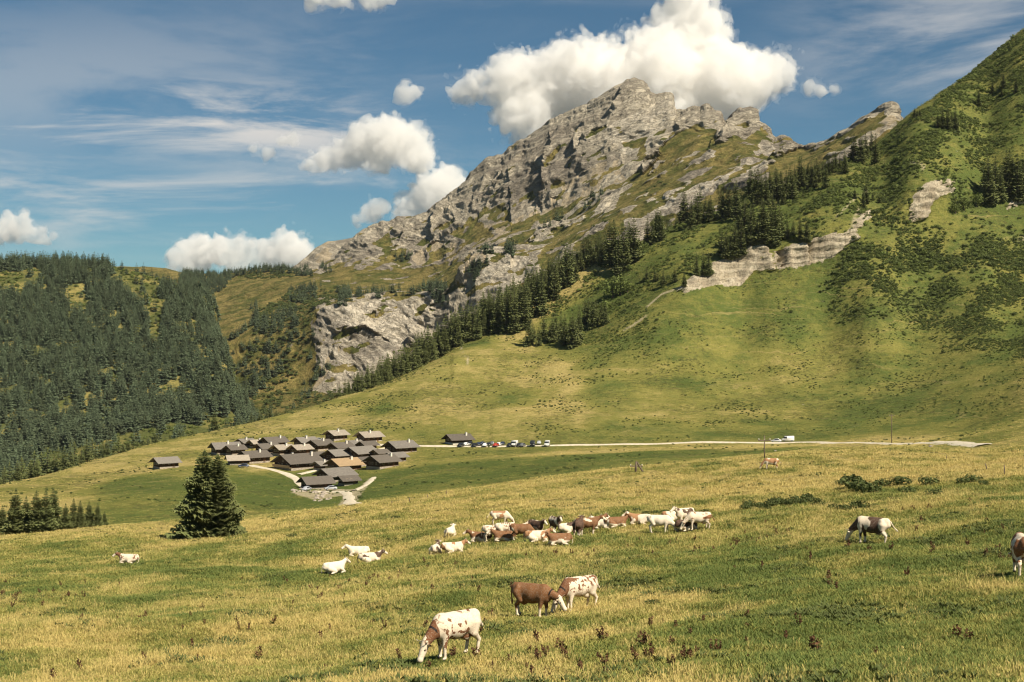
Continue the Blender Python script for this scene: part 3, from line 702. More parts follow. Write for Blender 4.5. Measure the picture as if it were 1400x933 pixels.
def trunk_mesh(name, h, r0, seed=0, n=8):
    r = random.Random(seed); V = []; Fc = []
    zs = [-0.3, 0.05, 0.4, 0.7, 0.95]; zs = [-0.5, 0.02 * h, 0.25 * h, 0.6 * h, 0.96 * h]; rs = [r0 * 1.35, r0 * 1.1, r0 * 0.8, r0 * 0.45, r0 * 0.06]
    for z, q in zip(zs, rs):
        ox, oy = r.uniform(-.05, .05) * r0 * 2, r.uniform(-.05, .05) * r0 * 2
        for k in range(n):
            a = 6.283 * k / n; V.append((ox + q * math.cos(a), oy + q * math.sin(a), z))
    for i in range(len(zs) - 1):
        for k in range(n):
            Fc.append((i * n + k, i * n + (k + 1) % n, (i + 1) * n + (k + 1) % n, (i + 1) * n + k))
    return mesh_from(name, V, Fc, 'bark', True)
def leaf_ball(name, rx, rz, n, leaf, seed, mat, lobes=5):
    """loose heap of leaf clumps: small faces through the volume of several overlapping lobes, on short stems"""
    r = np.random.default_rng(seed); V = []; Fc = []; tip = []
    L = [(r.uniform(-.5, .5) * rx, r.uniform(-.5, .5) * rx, rz * r.uniform(.35, .62), r.uniform(.42, .66)) for _ in range(lobes)]
    for k in range(n):
        cx, cy_, cz, s = L[r.integers(lobes)]
        d = r.normal(size=3); d /= np.linalg.norm(d); rr = r.uniform(0.62, 1.05)
        p = np.array([cx, cy_, cz]) + d * rr * s * np.array([rx, rx, rz * 0.85])
        p[2] = max(p[2], 0.02)
        nn = d + r.normal(size=3) * 0.55; nn /= np.linalg.norm(nn)
        a = np.cross(nn, r.normal(size=3)); a /= np.linalg.norm(a); b = np.cross(nn, a)
        q = leaf * r.uniform(0.6, 1.3); i = len(V)
        V.extend((p - a * q, p - b * q * 0.6, p + a * q, p + b * q * 0.6)); Fc.append((i, i + 1, i + 2, i + 3))
        tp = min(1, max(0, rr - 0.62) * 2.0); tip.extend((tp * .6, tp * .6, tp, tp * .6))
    return mesh_from(name, V, Fc, mat, attrs={'tip': tip})
def blade_tuft(name, n, h, spread, width, seed, mat, lean=0.35, seedhead=0.0, broad=False):
    r = np.random.default_rng(seed); V = []; Fc = []; tip = []
    for k in range(n):
        a, rr = r.uniform(0, 6.28), spread * math.sqrt(r.random())
        b = np.array([rr * math.cos(a), rr * math.sin(a), -0.02])
        la = r.uniform(0, 6.28); hh = h * r.uniform(0.45, 1.1); ln = hh * lean * r.uniform(0.3, 1.5)
        ld = np.array([math.cos(la), math.sin(la), 0]); s_ = np.array([-ld[1], ld[0], 0]) * width * r.uniform(.7, 1.3)
        m_ = b + ld * ln * 0.35 + np.array([0, 0, hh * 0.6]); e = b + ld * ln + np.array([0, 0, hh])
        i = len(V); mid = 1.0 if not broad else 1.5
        V.extend((b - s_, b + s_, m_ + s_ * mid * .9, m_ - s_ * mid * .9, e)); Fc.extend(((i, i + 1, i + 2, i + 3), (i + 3, i + 2, i + 4)))
        tip.extend((0, 0, .5, .5, 1))
        if r.random() < seedhead:
            i = len(V); u = np.array([0, 0, hh * 0.16]); q = s_ * 2.2
            V.extend((e - u, e + q, e + u, e - q)); Fc.append((i, i + 1, i + 2, i + 3)); tip.extend((1, 1, 1, 1))
    return mesh_from(name, V, Fc, mat, attrs={'tip': tip})
# grass blades take the tone of the sward they grow in
def blade_mat(name, shift, k):
    m, g = new_mat(name)
    lv = g.math('ADD', attr(g, 'lush', 'INSTANCER'), g.math('MULTIPLY', g.math('SUBTRACT', g.n('ShaderNodeObjectInfo').outputs['Random'], 0.5), 0.6))
    lv = g.math('ADD', lv, shift, clamp=True)
    pp = pos(g); fn = g.noise(pp, 7.0, 3.0, 0.7)
    lv = g.math('ADD', lv, g.math('MULTIPLY', g.math('SUBTRACT', fn, 0.5), 0.9), clamp=True)
    c = grass_color(g, lv, None, k)
    c = g.mix(g.math('MULTIPLY', g.ramp(g.noise(pp, 2.3, 4.0, 0.75), 0.54, 0.66), 0.6), c, (0.060, 0.066, 0.020))
    b = g.n('ShaderNodeBsdfPrincipled', {'Base Color': c, 'Roughness': 0.7, 'Specular IOR Level': 0.2})
    tr = g.n('ShaderNodeBsdfTranslucent', {'Color': c})
    mx_ = g.n('ShaderNodeMixShader', {0: 0.25, 1: b.outputs[0], 2: tr.outputs[0]})
    g.n('ShaderNodeOutputMaterial', {'Surface': mx_})
blade_mat('blade', 0.0, 1.5); blade_mat('straw', -0.42, 1.45)

K_far = kinds('far_spruce', [spruce_mesh(f'far_spruce_mesh_{i}', 10, (2.6, 3.3, 2.9, 3.8)[i], 14, 8, 1, 40 + i, 'needles_far') for i in range(4)])
K_alder = kinds('alder', [leaf_ball(f'alder_mesh_{i}', 1.0, (0.75, 0.95, 0.6)[i], 150, 0.17, 60 + i, 'alder_leaf') for i in range(3)])
K_shrub = kinds('shrub', [leaf_ball(f'shrub_mesh_{i}', 1.0, (0.75, 1.0, 0.6)[i], 150, 0.16, 70 + i, 'shrub_leaf') for i in range(3)])
K_broad = kinds('broadleaf', [leaf_ball(f'broadleaf_mesh_{i}', 1.0, (1.5, 1.9)[i], 170, 0.19, 80 + i, 'shrub_leaf', 7) for i in range(2)])
K_low = kinds('sward', [blade_tuft(f'sward_mesh_{i}', 40, 0.105, 0.30, 0.009, 90 + i, 'blade', 0.8) for i in range(4)])
K_straw = kinds('straw', [blade_tuft(f'straw_mesh_{i}', 14, 0.27, 0.32, 0.006, 95 + i, 'straw', 0.6, 0.55) for i in range(4)])
K_weed = kinds('weed', [blade_tuft(f'weed_mesh_{i}', 14, 0.20, 0.12, 0.024, 99 + i, 'shrub_leaf', 0.9, 0, True) for i in range(3)])

# ---- grass on the near pasture
inview = (np.abs(ax - 700) < 800)
dl_ = np.exp(-np.maximum(Yd - 24, 0) / 42.0) * (Yd > 22) * (Yd < 240) * inview
pts, at_ = meadow.scatter(120000, dl_ * (0.35 + lush))
dist = pts[:, 1]; big_ = 1 + np.clip((dist - 45) / 80, 0, 1.6)
scatter('meadow_grass', 'short green and olive grass covering the near pasture', 'grass', pts, K_low, big_ * rng.uniform(.7, 1.3, len(pts)), at_['lush'])
clump = sstep(fbm(meadow.P * [1/1.6, 1/2.2, 0] + 5, 2), -.1, .35) * .9 + .1
pts, at_ = meadow.scatter(21000, dl_ * clump * np.clip(1.15 - 1.35 * lush, 0.02, 1) ** 1.6)
dist = pts[:, 1]; big_ = 1 + np.clip((dist - 50) / 120, 0, .6)
scatter('dry_grass', 'pale golden seeding grass stalks standing over the pasture', 'grass', pts, K_straw, big_ * rng.uniform(.5, 1.15, len(pts)), at_['lush'])
wn = sstep(fbm(meadow.P * [1/7, 1/7, 0] + 44, 3), 0.1, 0.4)
pts, at_ = meadow.scatter(12000, dl_ ** 0.6 * wn)
scatter('broad_leaved_weeds', 'dark broad leaved weeds dotted through the pasture grass', 'weeds', pts, K_weed, rng.uniform(.4, 1.2, len(pts)), at_['lush'])
# tussocks on the farther pasture and slopes
td = sstep(Yd, 150, 260) * (meadow.t < 14.02) * inview * (1 - rk) * (1 - dirt) / np.maximum(Yd, 150) ** 1.2 * (0.25 + sstep(fbm(meadow.P * [1/30, 1/18, 0] + 33, 4), -.2, .3))
pts, at_ = meadow.scatter(52000, td)
sz_ = rng.uniform(2.0, 5.0, len(pts)) * (0.6 + pts[:, 1] / 900)
scatter('pasture_tussocks', 'olive and golden grass tussocks over the hamlet fields and hillside', 'grass', pts, K_low, np.stack([sz_, sz_, sz_ * .42], 1), np.clip(at_['lush'] + rng.normal(0.06, .22, len(pts)), 0, 1))
print('grass', time.time() - T0)

# ---- forest on the hill across the valley
fx, fy = forest.pix(); Pf = forest.P
fw = 10 * fbm(Pf / 40.0, 3)
clear = np.zeros(fx.shape)
for q in ([(-20,372),(55,368),(60,392),(15,405),(-20,400)], [(88,395),(118,388),(118,425),(85,420)], [(145,360),(195,375),(250,385),(262,400),(220,395),(225,440),(215,470),(190,420),(160,395)],
          [(25,640),(70,622),(170,596),(320,570),(322,612),(190,645),(60,676),(20,690)], [(115,490),(122,490),(120,600),(110,600)], [(200,450),(218,450),(220,480),(205,480)],
          [(300,480),(312,470),(330,540),(322,545)]):
    clear = np.maximum(clear, inpoly(fx + fw, fy + fw * .7, q))
fd = (1 - 0.93 * clear) * sstep(fbm(Pf * [1/30, 1/45, 0] + 7, 3), -0.46, -0.2) * (forest.t < 4.4) * (forest.t > 0.05)
fd = fd * (0.25 + 0.75 * (fx > -330))
pts, _ = forest.scatter(14000, fd, np.random.default_rng(21))
hs = np.random.default_rng(22).uniform(0.8, 1.85, len(pts)) * np.where(np.random.default_rng(3).random(len(pts)) < .12, 0.55, 1)
scatter('spruce_forest', 'dense dark spruce forest covering the hill across the valley', 'forest', pts, K_far, np.stack([hs * rng.uniform(.85, 1.15, len(hs))] * 2 + [hs], 1), tilt=0.02)
pts, _ = forest.scatter(2600, (forest.t < 4.2) * (0.3 + clear) * 1.0, np.random.default_rng(31))
scatter('forest_undergrowth', 'low green undergrowth in the clearings of the forested hill', 'undergrowth', pts, K_alder, np.random.default_rng(32).uniform(1.2, 3.6, len(pts)))

# ---- trees and scrub on the mountain's lower slopes
Mp = mount.P; mx2, my2 = mount.pix()
def dens(sheet, polys, w=6.0):
    x, y = sheet.pix(); n1_ = fbm(sheet.P / 30.0 + 2, 3) * w; m_ = np.zeros(x.shape)
    for q, v in polys: m_ = np.maximum(m_, inpoly(x + n1_, y + n1_ * .7, q) * v)
    return m_
md_ = dens(mount, [([(250,372),(400,366),(405,376),(350,374),(320,380),(300,400),(262,408),(240,390)], 1.0), ([(340,420),(350,418),(352,448),(338,448)], .3),
                   ([(355,440),(405,425),(415,460),(390,500),(350,545),(322,540),(318,510)], .4), ([(395,395),(440,390),(430,412),(395,420)], .5),
                   ([(395,372),(420,365),(430,378),(410,380)], .3), ([(462,398),(480,400),(478,418),(462,420)], .8), ([(432,466),(425,460),(426,445)], .5),
                   ([(535,352),(560,345),(570,352),(545,362)], .8), ([(640,372),(665,345),(680,345),(650,385),(648,398),(630,400)], .6), ([(690,340),(708,336),(706,350),(690,350)], .9),
                   ([(585,398),(612,392),(612,420),(600,425)], .8), ([(435,362),(450,366),(458,375),(445,374)], .5), ([(480,405),(570,398),(610,392),(600,402),(500,410)], .25),
                   ([(300,470),(345,440),(360,500),(345,580),(440,540),(460,500),(430,480),(400,560),(320,600)], .16), ([(740,310),(820,260),(830,275),(745,330)], .05)]) * (t < 6.1)
pts, _ = mount.scatter(1500, md_, np.random.default_rng(41))
hs = np.random.default_rng(42).uniform(0.6, 1.7, len(pts)) * np.where(pts[:, 1] > 2000, .75, 1)
scatter('mountain_spruces', 'dark spruces scattered over the bench and gully below the rock mountain', 'forest', pts, K_far, hs, tilt=0.02)
sd_ = dens(mount, [([(355,425),(400,395),(430,400),(470,390),(480,402),(425,425),(420,470),(395,540),(345,580),(318,560),(330,520)], .8), ([(385,366),(402,364),(400,378),(345,384),(330,376)], .7),
                   ([(340,560),(440,540),(470,520),(480,560),(360,600)], .3), ([(740,345),(860,280),(960,200),(975,205),(880,290),(760,360)], .05)])
pts, _ = mount.scatter(1900, sd_, np.random.default_rng(43))
scatter('mountain_scrub', 'dark green scrub in the gully beneath the pale cliff', 'undergrowth', pts, K_shrub, np.random.default_rng(44).uniform(1.5, 5.0, len(pts)))

# ---- alder scrub on the right-hand hill
S = [([(730,470),(745,420),(830,355),(940,300),(1080,258),(1190,208),(1420,30),(1600,-80),(1600,200),(1420,215),(1310,240),(1240,245),(1225,300),(1170,300),(1060,325),(1010,325),(940,372),(850,420),(780,450)], .62),
     ([(1130,405),(1145,375),(1180,350),(1250,345),(1330,325),(1420,345),(1420,400),(1300,400),(1230,410),(1170,432),(1140,425)], 1.8),
     ([(1230,445),(1300,410),(1420,395),(1420,490),(1340,480),(1290,470)], 1.6), ([(1300,245),(1420,210),(1420,270),(1320,285),(1300,290)], .8),
     ([(1150,300),(1240,300),(1260,320),(1180,345),(1140,400),(1125,385)], .6), ([(1190,285),(1245,240),(1245,300),(1200,310)], .8),
     ([(780,485),(900,470),(940,480),(930,500),(800,520)], .30), ([(760,440),(860,405),(900,440),(880,470),(800,480)], .5),
     ([(1125,530),(1160,490),(1300,480),(1420,500),(1420,560),(1240,575),(1140,560)], .10), ([(860,500),(1000,430),(1130,400),(1130,470),(1000,520)], .018), ([(1130,430),(1240,420),(1280,470),(1150,490)], .10),
     ([(1150,560),(1230,540),(1270,560),(1210,580)], .22)]
ad = dens(meadow, S, 8.0) * (Yd > 600) * (meadow.t < 14.05) * (1 - rk)
gap = sstep(fbm(meadow.P * [1/24, 1/24, 0] + 15, 4), -0.14, 0.16) * .95 + .05
light_ = dens(meadow, [([(1280,330),(1420,300),(1420,310),(1280,335)], 1), ([(1290,200),(1330,170),(1400,120),(1400,140),(1340,190),(1300,230)], .8), ([(730,470),(830,360),(1050,262),(1100,300),(1000,320),(850,410)], .55)], 5)
ad = blur(ad, 3.0) * np.clip(gap - 0.75 * light_, 0.03, 1)
pts, at_ = meadow.scatter(34000, ad, np.random.default_rng(51))
dark = inpoly(CX + F * pts[:, 0] / pts[:, 1], CY - F * pts[:, 2] / pts[:, 1], [(1100,420),(1130,330),(1200,280),(1420,180),(1420,560),(1120,560)])
r5 = np.random.default_rng(52); dk = r5.random(len(pts)) < np.where(dark, 0.55, 0.25)
sz_ = np.clip(np.exp(r5.normal(-.02, .42, len(pts))), .4, 3.0) * (0.45 + 0.6 * sstep(pts[:, 2], -25, 60))
scatter('alder_scrub', 'bright green alder scrub spread over the steep hillside', 'undergrowth', pts[~dk], K_alder, sz_[~dk])
scatter('dark_scrub', 'dark green scrub in dense patches on the steep hillside', 'undergrowth', pts[dk], K_shrub, sz_[dk])
# small dark tufts dotted over the slopes
tf = (Yd > 380) * (0.12 + .88 * sstep(Yd, 600, 700)) * (meadow.t < 13.9) * inview * (1 - rk) * sstep(fbm(meadow.P * [1/45, 1/28, 0] + 61, 4), 0.0, 0.35) / np.maximum(Yd, 300)
pts, _ = meadow.scatter(7000, tf, np.random.default_rng(54))
scatter('hillside_tufts', 'small dark weed tufts dotted over the hillside pasture', 'weeds', pts, K_shrub, np.random.default_rng(55).uniform(.25, .8, len(pts)))
print('scatter', time.time() - T0)

# ------------------------------------------------------------------ single spruces
MIDCROWN = [spruce_mesh(f'crown_{i}', 10, (2.1, 2.5, 2.3, 2.8, 2.6, 2.0)[i], 26, 11, 2, 120 + i) for i in range(6)]
MIDTRUNK = trunk_mesh('trunk', 10, 0.17)
def spruce(loc, h, label, group, wide=1.0, crown=None, trunk=None, rz=None):
    e = empty('spruce_tree', loc, random.uniform(0, 6.28) if rz is None else rz)
    s = h / 10.0; e.scale = (s * wide, s * wide, s)
    obj('crown', crown or random.choice(MIDCROWN), e); obj('trunk', trunk or MIDTRUNK, e)
    return tag(e, label, 'spruce', group)
NEARCROWN = [spruce_mesh(f'near_crown_{i}', 10, (2.9, 2.5)[i], 38, 15, 3, 330 + i) for i in range(2)]
big1 = spruce_mesh('big_crown', 10, 4.3, 56, 22, 6, 301, low=0.015)
big2 = spruce_mesh('big_crown_b', 10, 4.0, 54, 21, 6, 302, low=0.015)
bt = trunk_mesh('big_trunk', 10, 0.26)
def by_px(sheet, px, py, top):
    b = sheet.hit(px, py); return b, (py - top) / F * b.y
b, h = by_px(meadow, 280, 734, 615); spruce(b, h, 'tall broad spruce standing alone on the pasture below the hamlet', None, 1.0, big1, bt)
b2 = meadow.at(298, b.y - 1.2); spruce(b2, (b2.z - (CY - 620) / F * b2.y) * -1, 'slightly shorter spruce grown into the side of the tall broad spruce', None, 1.0, big2, bt)
for px, top in ((4,690),(22,667),(36,678),(50,670),(63,669),(73,666),(90,688),(101,681),(110,684),(122,685),(134,687),(143,699)):
    bb = meadow.at(px, 246 + random.uniform(-6, 16)); hh = (CY - top) / F * bb.y - bb.z
    spruce(bb, hh, 'dark young spruce in the close grove on the pasture edge', 'spruces of the small grove', 1.12, random.choice(NEARCROWN))
# behind the pasture ridge, down in the valley
def topline(px, pts): return float(np.interp(px, *np.array(pts, float).T))
TL = [(-40,640),(0,628),(47,619),(84,603),(147,600),(187,593),(237,587),(259,581),(300,580),(343,566),(366,558),(400,558),(440,546)]
n_sp = 0
rv_ = random.Random(17)
for k in range(78):
    px = -30 + 470 * (k + rv_.random()) / 78
    c_ = meadow.column(px); yy = CY - F * c_[:, 2] / c_[:, 1]
    jr = int(np.argmin(np.where(c_[:, 1] > 430, yy, 1e9)))
    dist = c_[jr, 1] + rv_.uniform(25, 130)
    bb = meadow.at(px, dist); top = topline(px, TL) + rv_.uniform(-3, 13) * (1 if px < 300 else .5)
    hh = (CY - top) / F * bb.y - bb.z
    if hh < 4: hh = rv_.uniform(7, 12)
    spruce(bb, hh, 'dark spruce rising from the valley behind the pasture ridge', 'spruces behind the pasture ridge', 1.25 + max(0, 16 - hh) * .04); n_sp += 1
# the tree line climbing beside the pasture
TL2 = [(440,546),(480,508),(530,480),(560,462),(600,433),(640,410),(680,386),(720,365),(760,342),(790,326),(818,314),(835,320)]
for k in range(104):
    q = (k + rv_.random()) / 104; px = 440 + 392 * q ** 0.88
    c_ = meadow.column(px); dr_ = float(np.interp(px, *np.array(A[14][0], float)[:, :2].T))
    dist = dr_ + rv_.uniform(-float(np.interp(px, [440, 600, 640, 680, 720, 760, 800, 830], [12, 14, 30, 60, 70, 55, 30, 15])), 22)
    bb = meadow.at(px, dist); ty = topline(px, TL2)
    by = CY - F * bb.z / bb.y
    top = ty + (rv_.random() ** 1.6) * 0.5 * max(8, by - ty)
    hh = (CY - top) / F * bb.y - bb.z
    hh = min(max(hh, 4), 30)
    seg = 'small dark spruce at the low tapering end of the climbing tree line' if px < 500 else 'dark spruce in the climbing tree line in front of the pale lower cliff' if px < 640 else 'tall dark spruce in the thick middle of the climbing tree line' if px < 745 else 'dark spruce at the upper end of the climbing tree line beside the scrub'
    spruce(bb, hh, seg, 'spruces of the climbing tree line', 0.95 + max(0, 15 - hh) * .03); n_sp += 1
# clumps on the hill: (x range, base y range, top y range, how many, what)
CL = [(782,832,352,366,312,332,9,'on the grassy rib above the climbing tree line'),(833,868,348,376,292,322,9,'on the scrubby rib under the white rock band'),
      (870,906,318,336,283,302,8,'on the scrubby rib under the white rock band'),(910,976,300,314,254,275,13,'under the foot of the rock mountain'),
      (984,1010,292,300,246,262,6,'under the foot of the rock mountain'),(1008,1086,262,282,229,246,18,'on the saddle below the rocky spur'),
      (1086,1130,246,258,214,226,12,'on the saddle below the rocky spur'),(1131,1160,230,242,208,216,6,'on the hill crest beside the rocky spur'),
      (1165,1200,206,224,180,192,6,'on the hill crest beside the rocky spur'),(1010,1066,322,340,268,288,15,'on top of the pale cliff'),
      (984,1013,342,357,298,318,6,'on top of the pale cliff'),(950,968,374,380,344,352,3,'at the lower end of the pale cliff'),(1076,1102,322,332,294,304,4,'on top of the pale cliff'),
      (876,936,383,392,364,376,6,'below the scrub by the cliff path'),(771,796,466,476,417,436,5,'at the bottom corner of the scrub'),(718,770,458,474,426,448,9,'at the bottom corner of the scrub'),
      (790,828,440,450,402,418,7,'along the lower scrub edge'),(1346,1400,262,282,207,232,12,'in the dark clump between two small cliffs'),(1280,1306,168,182,146,156,5,'near the hill skyline'),
      (1244,1264,160,166,149,154,3,'near the hill skyline'),(1166,1206,262,300,242,282,5,'beside the steep earth gully'),(1330,1398,120,150,104,126,5,'near the hill skyline')]
for x0, x1, y0, y1, t0, t1, n, where in CL:
    for k in range(n):
        px = x0 + (x1 - x0) * (k + rv_.random()) / n; py = rv_.uniform(y0, y1)
        bb = meadow.hit(px, py); 
        if CY - F * bb.z / bb.y > py + 3: bb = meadow.at(px, bb.y)
        top = rv_.uniform(t0, t1) + (y1 - py) * -0.3
        hh = min(max((CY - F * bb.z / bb.y - top) / F * bb.y, 5), 32)
        spruce(bb, hh, 'dark spruce ' + where, 'spruces ' + where, 1.0 + max(0, 14 - hh) * .03); n_sp += 1
print('single spruces', n_sp)
K_mid = kinds('ridge_spruce', MIDCROWN[:4])
fill = []; fsc = []
for k in range(420):
    q = rv_.random(); px = 440 + 400 * q ** 0.9
    dr_ = float(np.interp(px, *np.array(A[14][0], float)[:, :2].T)); bb = meadow.at(px, dr_ + rv_.uniform(-.75 * float(np.interp(px, [440, 600, 640, 680, 720, 760, 800, 830], [12, 14, 30, 60, 70, 55, 30, 15])), 60)); ty = topline(px, TL2)
    top = ty + rv_.uniform(3, 30); hh = (CY - top) / F * bb.y - bb.z
    if hh > 5: fill.append(tuple(bb)); fsc.append(min(hh, 26) / 10)
for k in range(150):
    px = 905 + 240 * rv_.random(); dr_ = float(np.interp(px, *np.array(A[14][0], float)[:, :2].T)); bb = meadow.at(px, dr_ + rv_.uniform(5, 90)); ty = float(np.interp(px, [905, 960, 1000, 1040, 1100, 1145], [300, 272, 258, 240, 226, 216]))
    hh = (CY - ty - rv_.uniform(0, 16)) / F * bb.y - bb.z
    if hh > 5: fill.append(tuple(bb)); fsc.append(min(hh, 24) / 10)
scatter('ridge_spruce_wood', 'dark spruces massed behind the climbing tree line', 'forest', np.array(fill), K_mid, np.array(fsc), tilt=.02)
# rounder green trees in the scrub
LEAFC = [leaf_ball(f'leaf_crown_{i}', 1.0, 1.7, 420, 0.13, 200 + i, 'alder_leaf', 8) for i in range(2)]
def broadleaf(px, py, top, label, group):
    bb, hh = by_px(meadow, px, py, top); e = empty('broadleaf_tree', bb, random.uniform(0, 6)); s = hh / 2.0; e.scale = (s, s, s)
    obj('crown', random.choice(LEAFC), e).location = (0, 0, 0.15); obj('trunk', BTRUNK, e)
    tag(e, label, 'tree', group)
BTRUNK = trunk_mesh('leaf_trunk', 1.2, 0.08)
for px, py, top in ((838,407,378),(848,404,376),(858,400,382),(905,300,286),(880,345,330),(828,425,408),(1335,282,262),(1318,288,268),(1306,292,276),(812,440,424)):
    broadleaf(px, py, top, 'rounded bright green broadleaf tree among the hillside scrub', 'broadleaf trees in the scrub')
# separate dark shrubs on the near pasture
SHR = [leaf_ball(f'shrub_{i}', 1.0, 0.9, 300, 0.12, 220 + i, 'shrub_leaf', 7) for i in range(3)]
STEM = trunk_mesh('shrub_stem', 0.5, 0.05)
def shrub(px, py, w, label, group=None, flat=1.0):
    bb = meadow.hit(px, py); s = w / F * bb.y / 1.15
    e = empty('shrub', bb, random.uniform(0, 6)); e.scale = (s, s, s * flat)
    obj('foliage', random.choice(SHR), e); obj('stem', STEM, e); tag(e, label, 'shrub', group)
for px, py, w in ((1165,668,30),(1180,672,26),(1190,675,22),(1205,667,18),(1232,665,22),(1240,676,18),(1270,664,20),(1275,678,16),(1148,664,12),(1315,662,14),(1330,660,18),(1345,664,12)):
    shrub(px, py, w, 'dark green shrub in the cluster across the upper pasture', 'shrub cluster on the upper pasture', 0.8)
for k in range(26):
    px = 1015 + 185 * (k + .5) / 26; shrub(px, 693 + rv_.uniform(-3, 3) + 4 * math.sin(px * .05), rv_.uniform(7, 18), 'low dark shrub in the long ditch thicket on the pasture', 'shrubs of the ditch thicket', 0.95)
for k in range(9):
    px = 850 + 120 * (k + .5) / 9; shrub(px, 702 + rv_.uniform(-3, 3), rv_.uniform(6, 11), 'low dark shrub behind the resting herd', 'shrubs behind the herd', 0.7)
for px, py, w, lab in ((890,828,15,'leafy dark green weed clump downhill of the two grazing cows'),(924,808,10,'small leafy weed clump with pale leaves'),(540,712,12,'dark shrub on the rise below the hamlet track'),
                       (400,735,10,'dark shrub on the slope between the big spruce and the resting cows'),(492,682,8,'tiny round bush beside the dirt track')):
    shrub(px, py, w, lab, None, 0.7)
# docks gone to seed in the foreground
def dock_mesh(name, seed):
    r = np.random.default_rng(seed); V = []; Fc = []
    for s in range(4):
        a = r.uniform(0, 6.28); d = np.array([math.cos(a), math.sin(a), 0]); hh = r.uniform(.35, .7); b0 = d * r.uniform(0, .12)
        top = b0 + d * r.uniform(0, .18) + np.array([0, 0, hh]); sd_ = np.array([-d[1], d[0], 0]) * .012
        i = len(V); V.extend((b0 - sd_, b0 + sd_, top)); Fc.append((i, i + 1, i + 2))
        for q in range(16):
            u = r.uniform(.35, 1.0); p_ = b0 + (top - b0) * u + r.normal(size=3) * .03; n_ = r.normal(size=3) * .035; n2_ = r.normal(size=3) * .03
            i = len(V); V.extend((p_ - n_, p_ + n2_, p_ + n_, p_ - n2_)); Fc.append((i, i + 1, i + 2, i + 3))
    return mesh_from(name, V, Fc, 'dock_seed')
simple('dock_seed', (0.120, 0.062, 0.030), 0.9, 0.5, 2.0)
simple('dock_leaf', (0.10, 0.115, 0.03), 0.7, 0.4, 6.0)
DOCK = [dock_mesh(f'dock_{i}', 400 + i) for i in range(4)]; DLEAF = [blade_tuft(f'dock_leaves_{i}', 9, 0.26, 0.10, 0.05, 410 + i, 'dock_leaf', 1.3, 0, True) for i in range(2)]
wd_ = sstep(fbm(meadow.P * [1/9, 1/9, 0] + 71, 3), -0.05, 0.3)
pts, _ = meadow.scatter(240, (Yd > 30) * (Yd < 105) * (np.abs(ax - 700) < 700) * wd_ * (ay < 940) / np.maximum(Yd, 20), np.random.default_rng(77))
for q in pts:
    e = empty('dock_plant', q, random.uniform(0, 6), random.uniform(.3, .75)); obj('seed_stalk', random.choice(DOCK), e); obj('leaf_rosette', random.choice(DLEAF), e)
    tag(e, 'rusty brown dock plant gone to seed in the pasture grass', 'dock plant', 'dock plants in the pasture')
print('plants', time.time() - T0)

# ------------------------------------------------------------------ implicit surfaces (for the animals and the clouds)
def surface_nets(val, org, cell):
    nx, ny, nz = val.shape; ins = val < 0
    acc = np.zeros((nx - 1, ny - 1, nz - 1, 3), np.float32); cnt = np.zeros((nx - 1, ny - 1, nz - 1), np.float32)
    corners = [(a, b, c) for a in (0, 1) for b in (0, 1) for c in (0, 1)]
    sl_ = lambda A_, o: A_[o[0]:o[0] + nx - 1, o[1]:o[1] + ny - 1, o[2]:o[2] + nz - 1]
    for a in corners:
        for ax_ in range(3):
            if a[ax_] == 1: continue
            b = list(a); b[ax_] = 1; b = tuple(b)
            va, vb = sl_(val, a), sl_(val, b); m_ = (va < 0) != (vb < 0)
            tq = np.where(m_, va / np.where(m_, va - vb, 1), 0)
            for c in range(3): acc[..., c] += m_ * (a[c] + (tq if c == ax_ else 0))
            cnt += m_
    act = cnt > 0; vid = np.full(act.shape, -1, np.int64); vid[act] = np.arange(act.sum())
    ii = np.argwhere(act); V = (ii + acc[act] / cnt[act][:, None]) * cell + np.asarray(org)
    Q = []
    for ax_ in range(3):
        o1, o2 = [(1, 2), (2, 0), (0, 1)][ax_]
        s0 = [slice(None)] * 3; s1 = [slice(None)] * 3; s0[ax_] = slice(0, -1); s1[ax_] = slice(1, None)
        ch = ins[tuple(s0)] != ins[tuple(s1)]; idx = np.argwhere(ch)
        ok = (idx[:, o1] > 0) & (idx[:, o2] > 0) & (idx[:, o1] < val.shape[o1] - 1) & (idx[:, o2] < val.shape[o2] - 1); idx = idx[ok]
        inside0 = ins[idx[:, 0], idx[:, 1], idx[:, 2]]
        def cellid(d1, d2):
            c = idx.copy(); c[:, o1] -= d1; c[:, o2] -= d2; return vid[c[:, 0], c[:, 1], c[:, 2]]
        q = np.stack([cellid(1, 1), cellid(0, 1), cellid(0, 0), cellid(1, 0)], 1)
        q[~inside0] = q[~inside0][:, ::-1]; Q.append(q)
    return V, np.concatenate(Q)
def np_mesh(name, V, Q, mat, smooth=True):
    me = bpy.data.meshes.new(name); k = Q.shape[1]
    me.vertices.add(len(V)); me.vertices.foreach_set('co', V.reshape(-1).astype(np.float32))
    me.loops.add(Q.size); me.loops.foreach_set('vertex_index', Q.reshape(-1).astype(np.int32))
    me.polygons.add(len(Q)); me.polygons.foreach_set('loop_start', np.arange(0, Q.size, k, dtype=np.int32)); me.update(calc_edges=True)
    me.polygons.foreach_set('use_smooth', np.full(len(Q), smooth)); me.materials.append(MATS[mat] if isinstance(mat, str) else mat)
    return me
def cone_sdf(p, a, b, ra, rb, ys=1.0):
    a = np.array(a, np.float32); b = np.array(b, np.float32); s = np.array([1, 1 / ys, 1], np.float32)
    p_ = (p - a) * s; ab = (b - a) * s; tq = np.clip((p_ @ ab) / (ab @ ab + 1e-9), 0, 1)
    return np.linalg.norm(p_ - tq[..., None] * ab, axis=-1) - (ra + (rb - ra) * tq)
def smin(a, b, k):
    h = np.clip(0.5 + 0.5 * (b - a) / k, 0, 1); return b * (1 - h) + a * h - k * h * (1 - h)

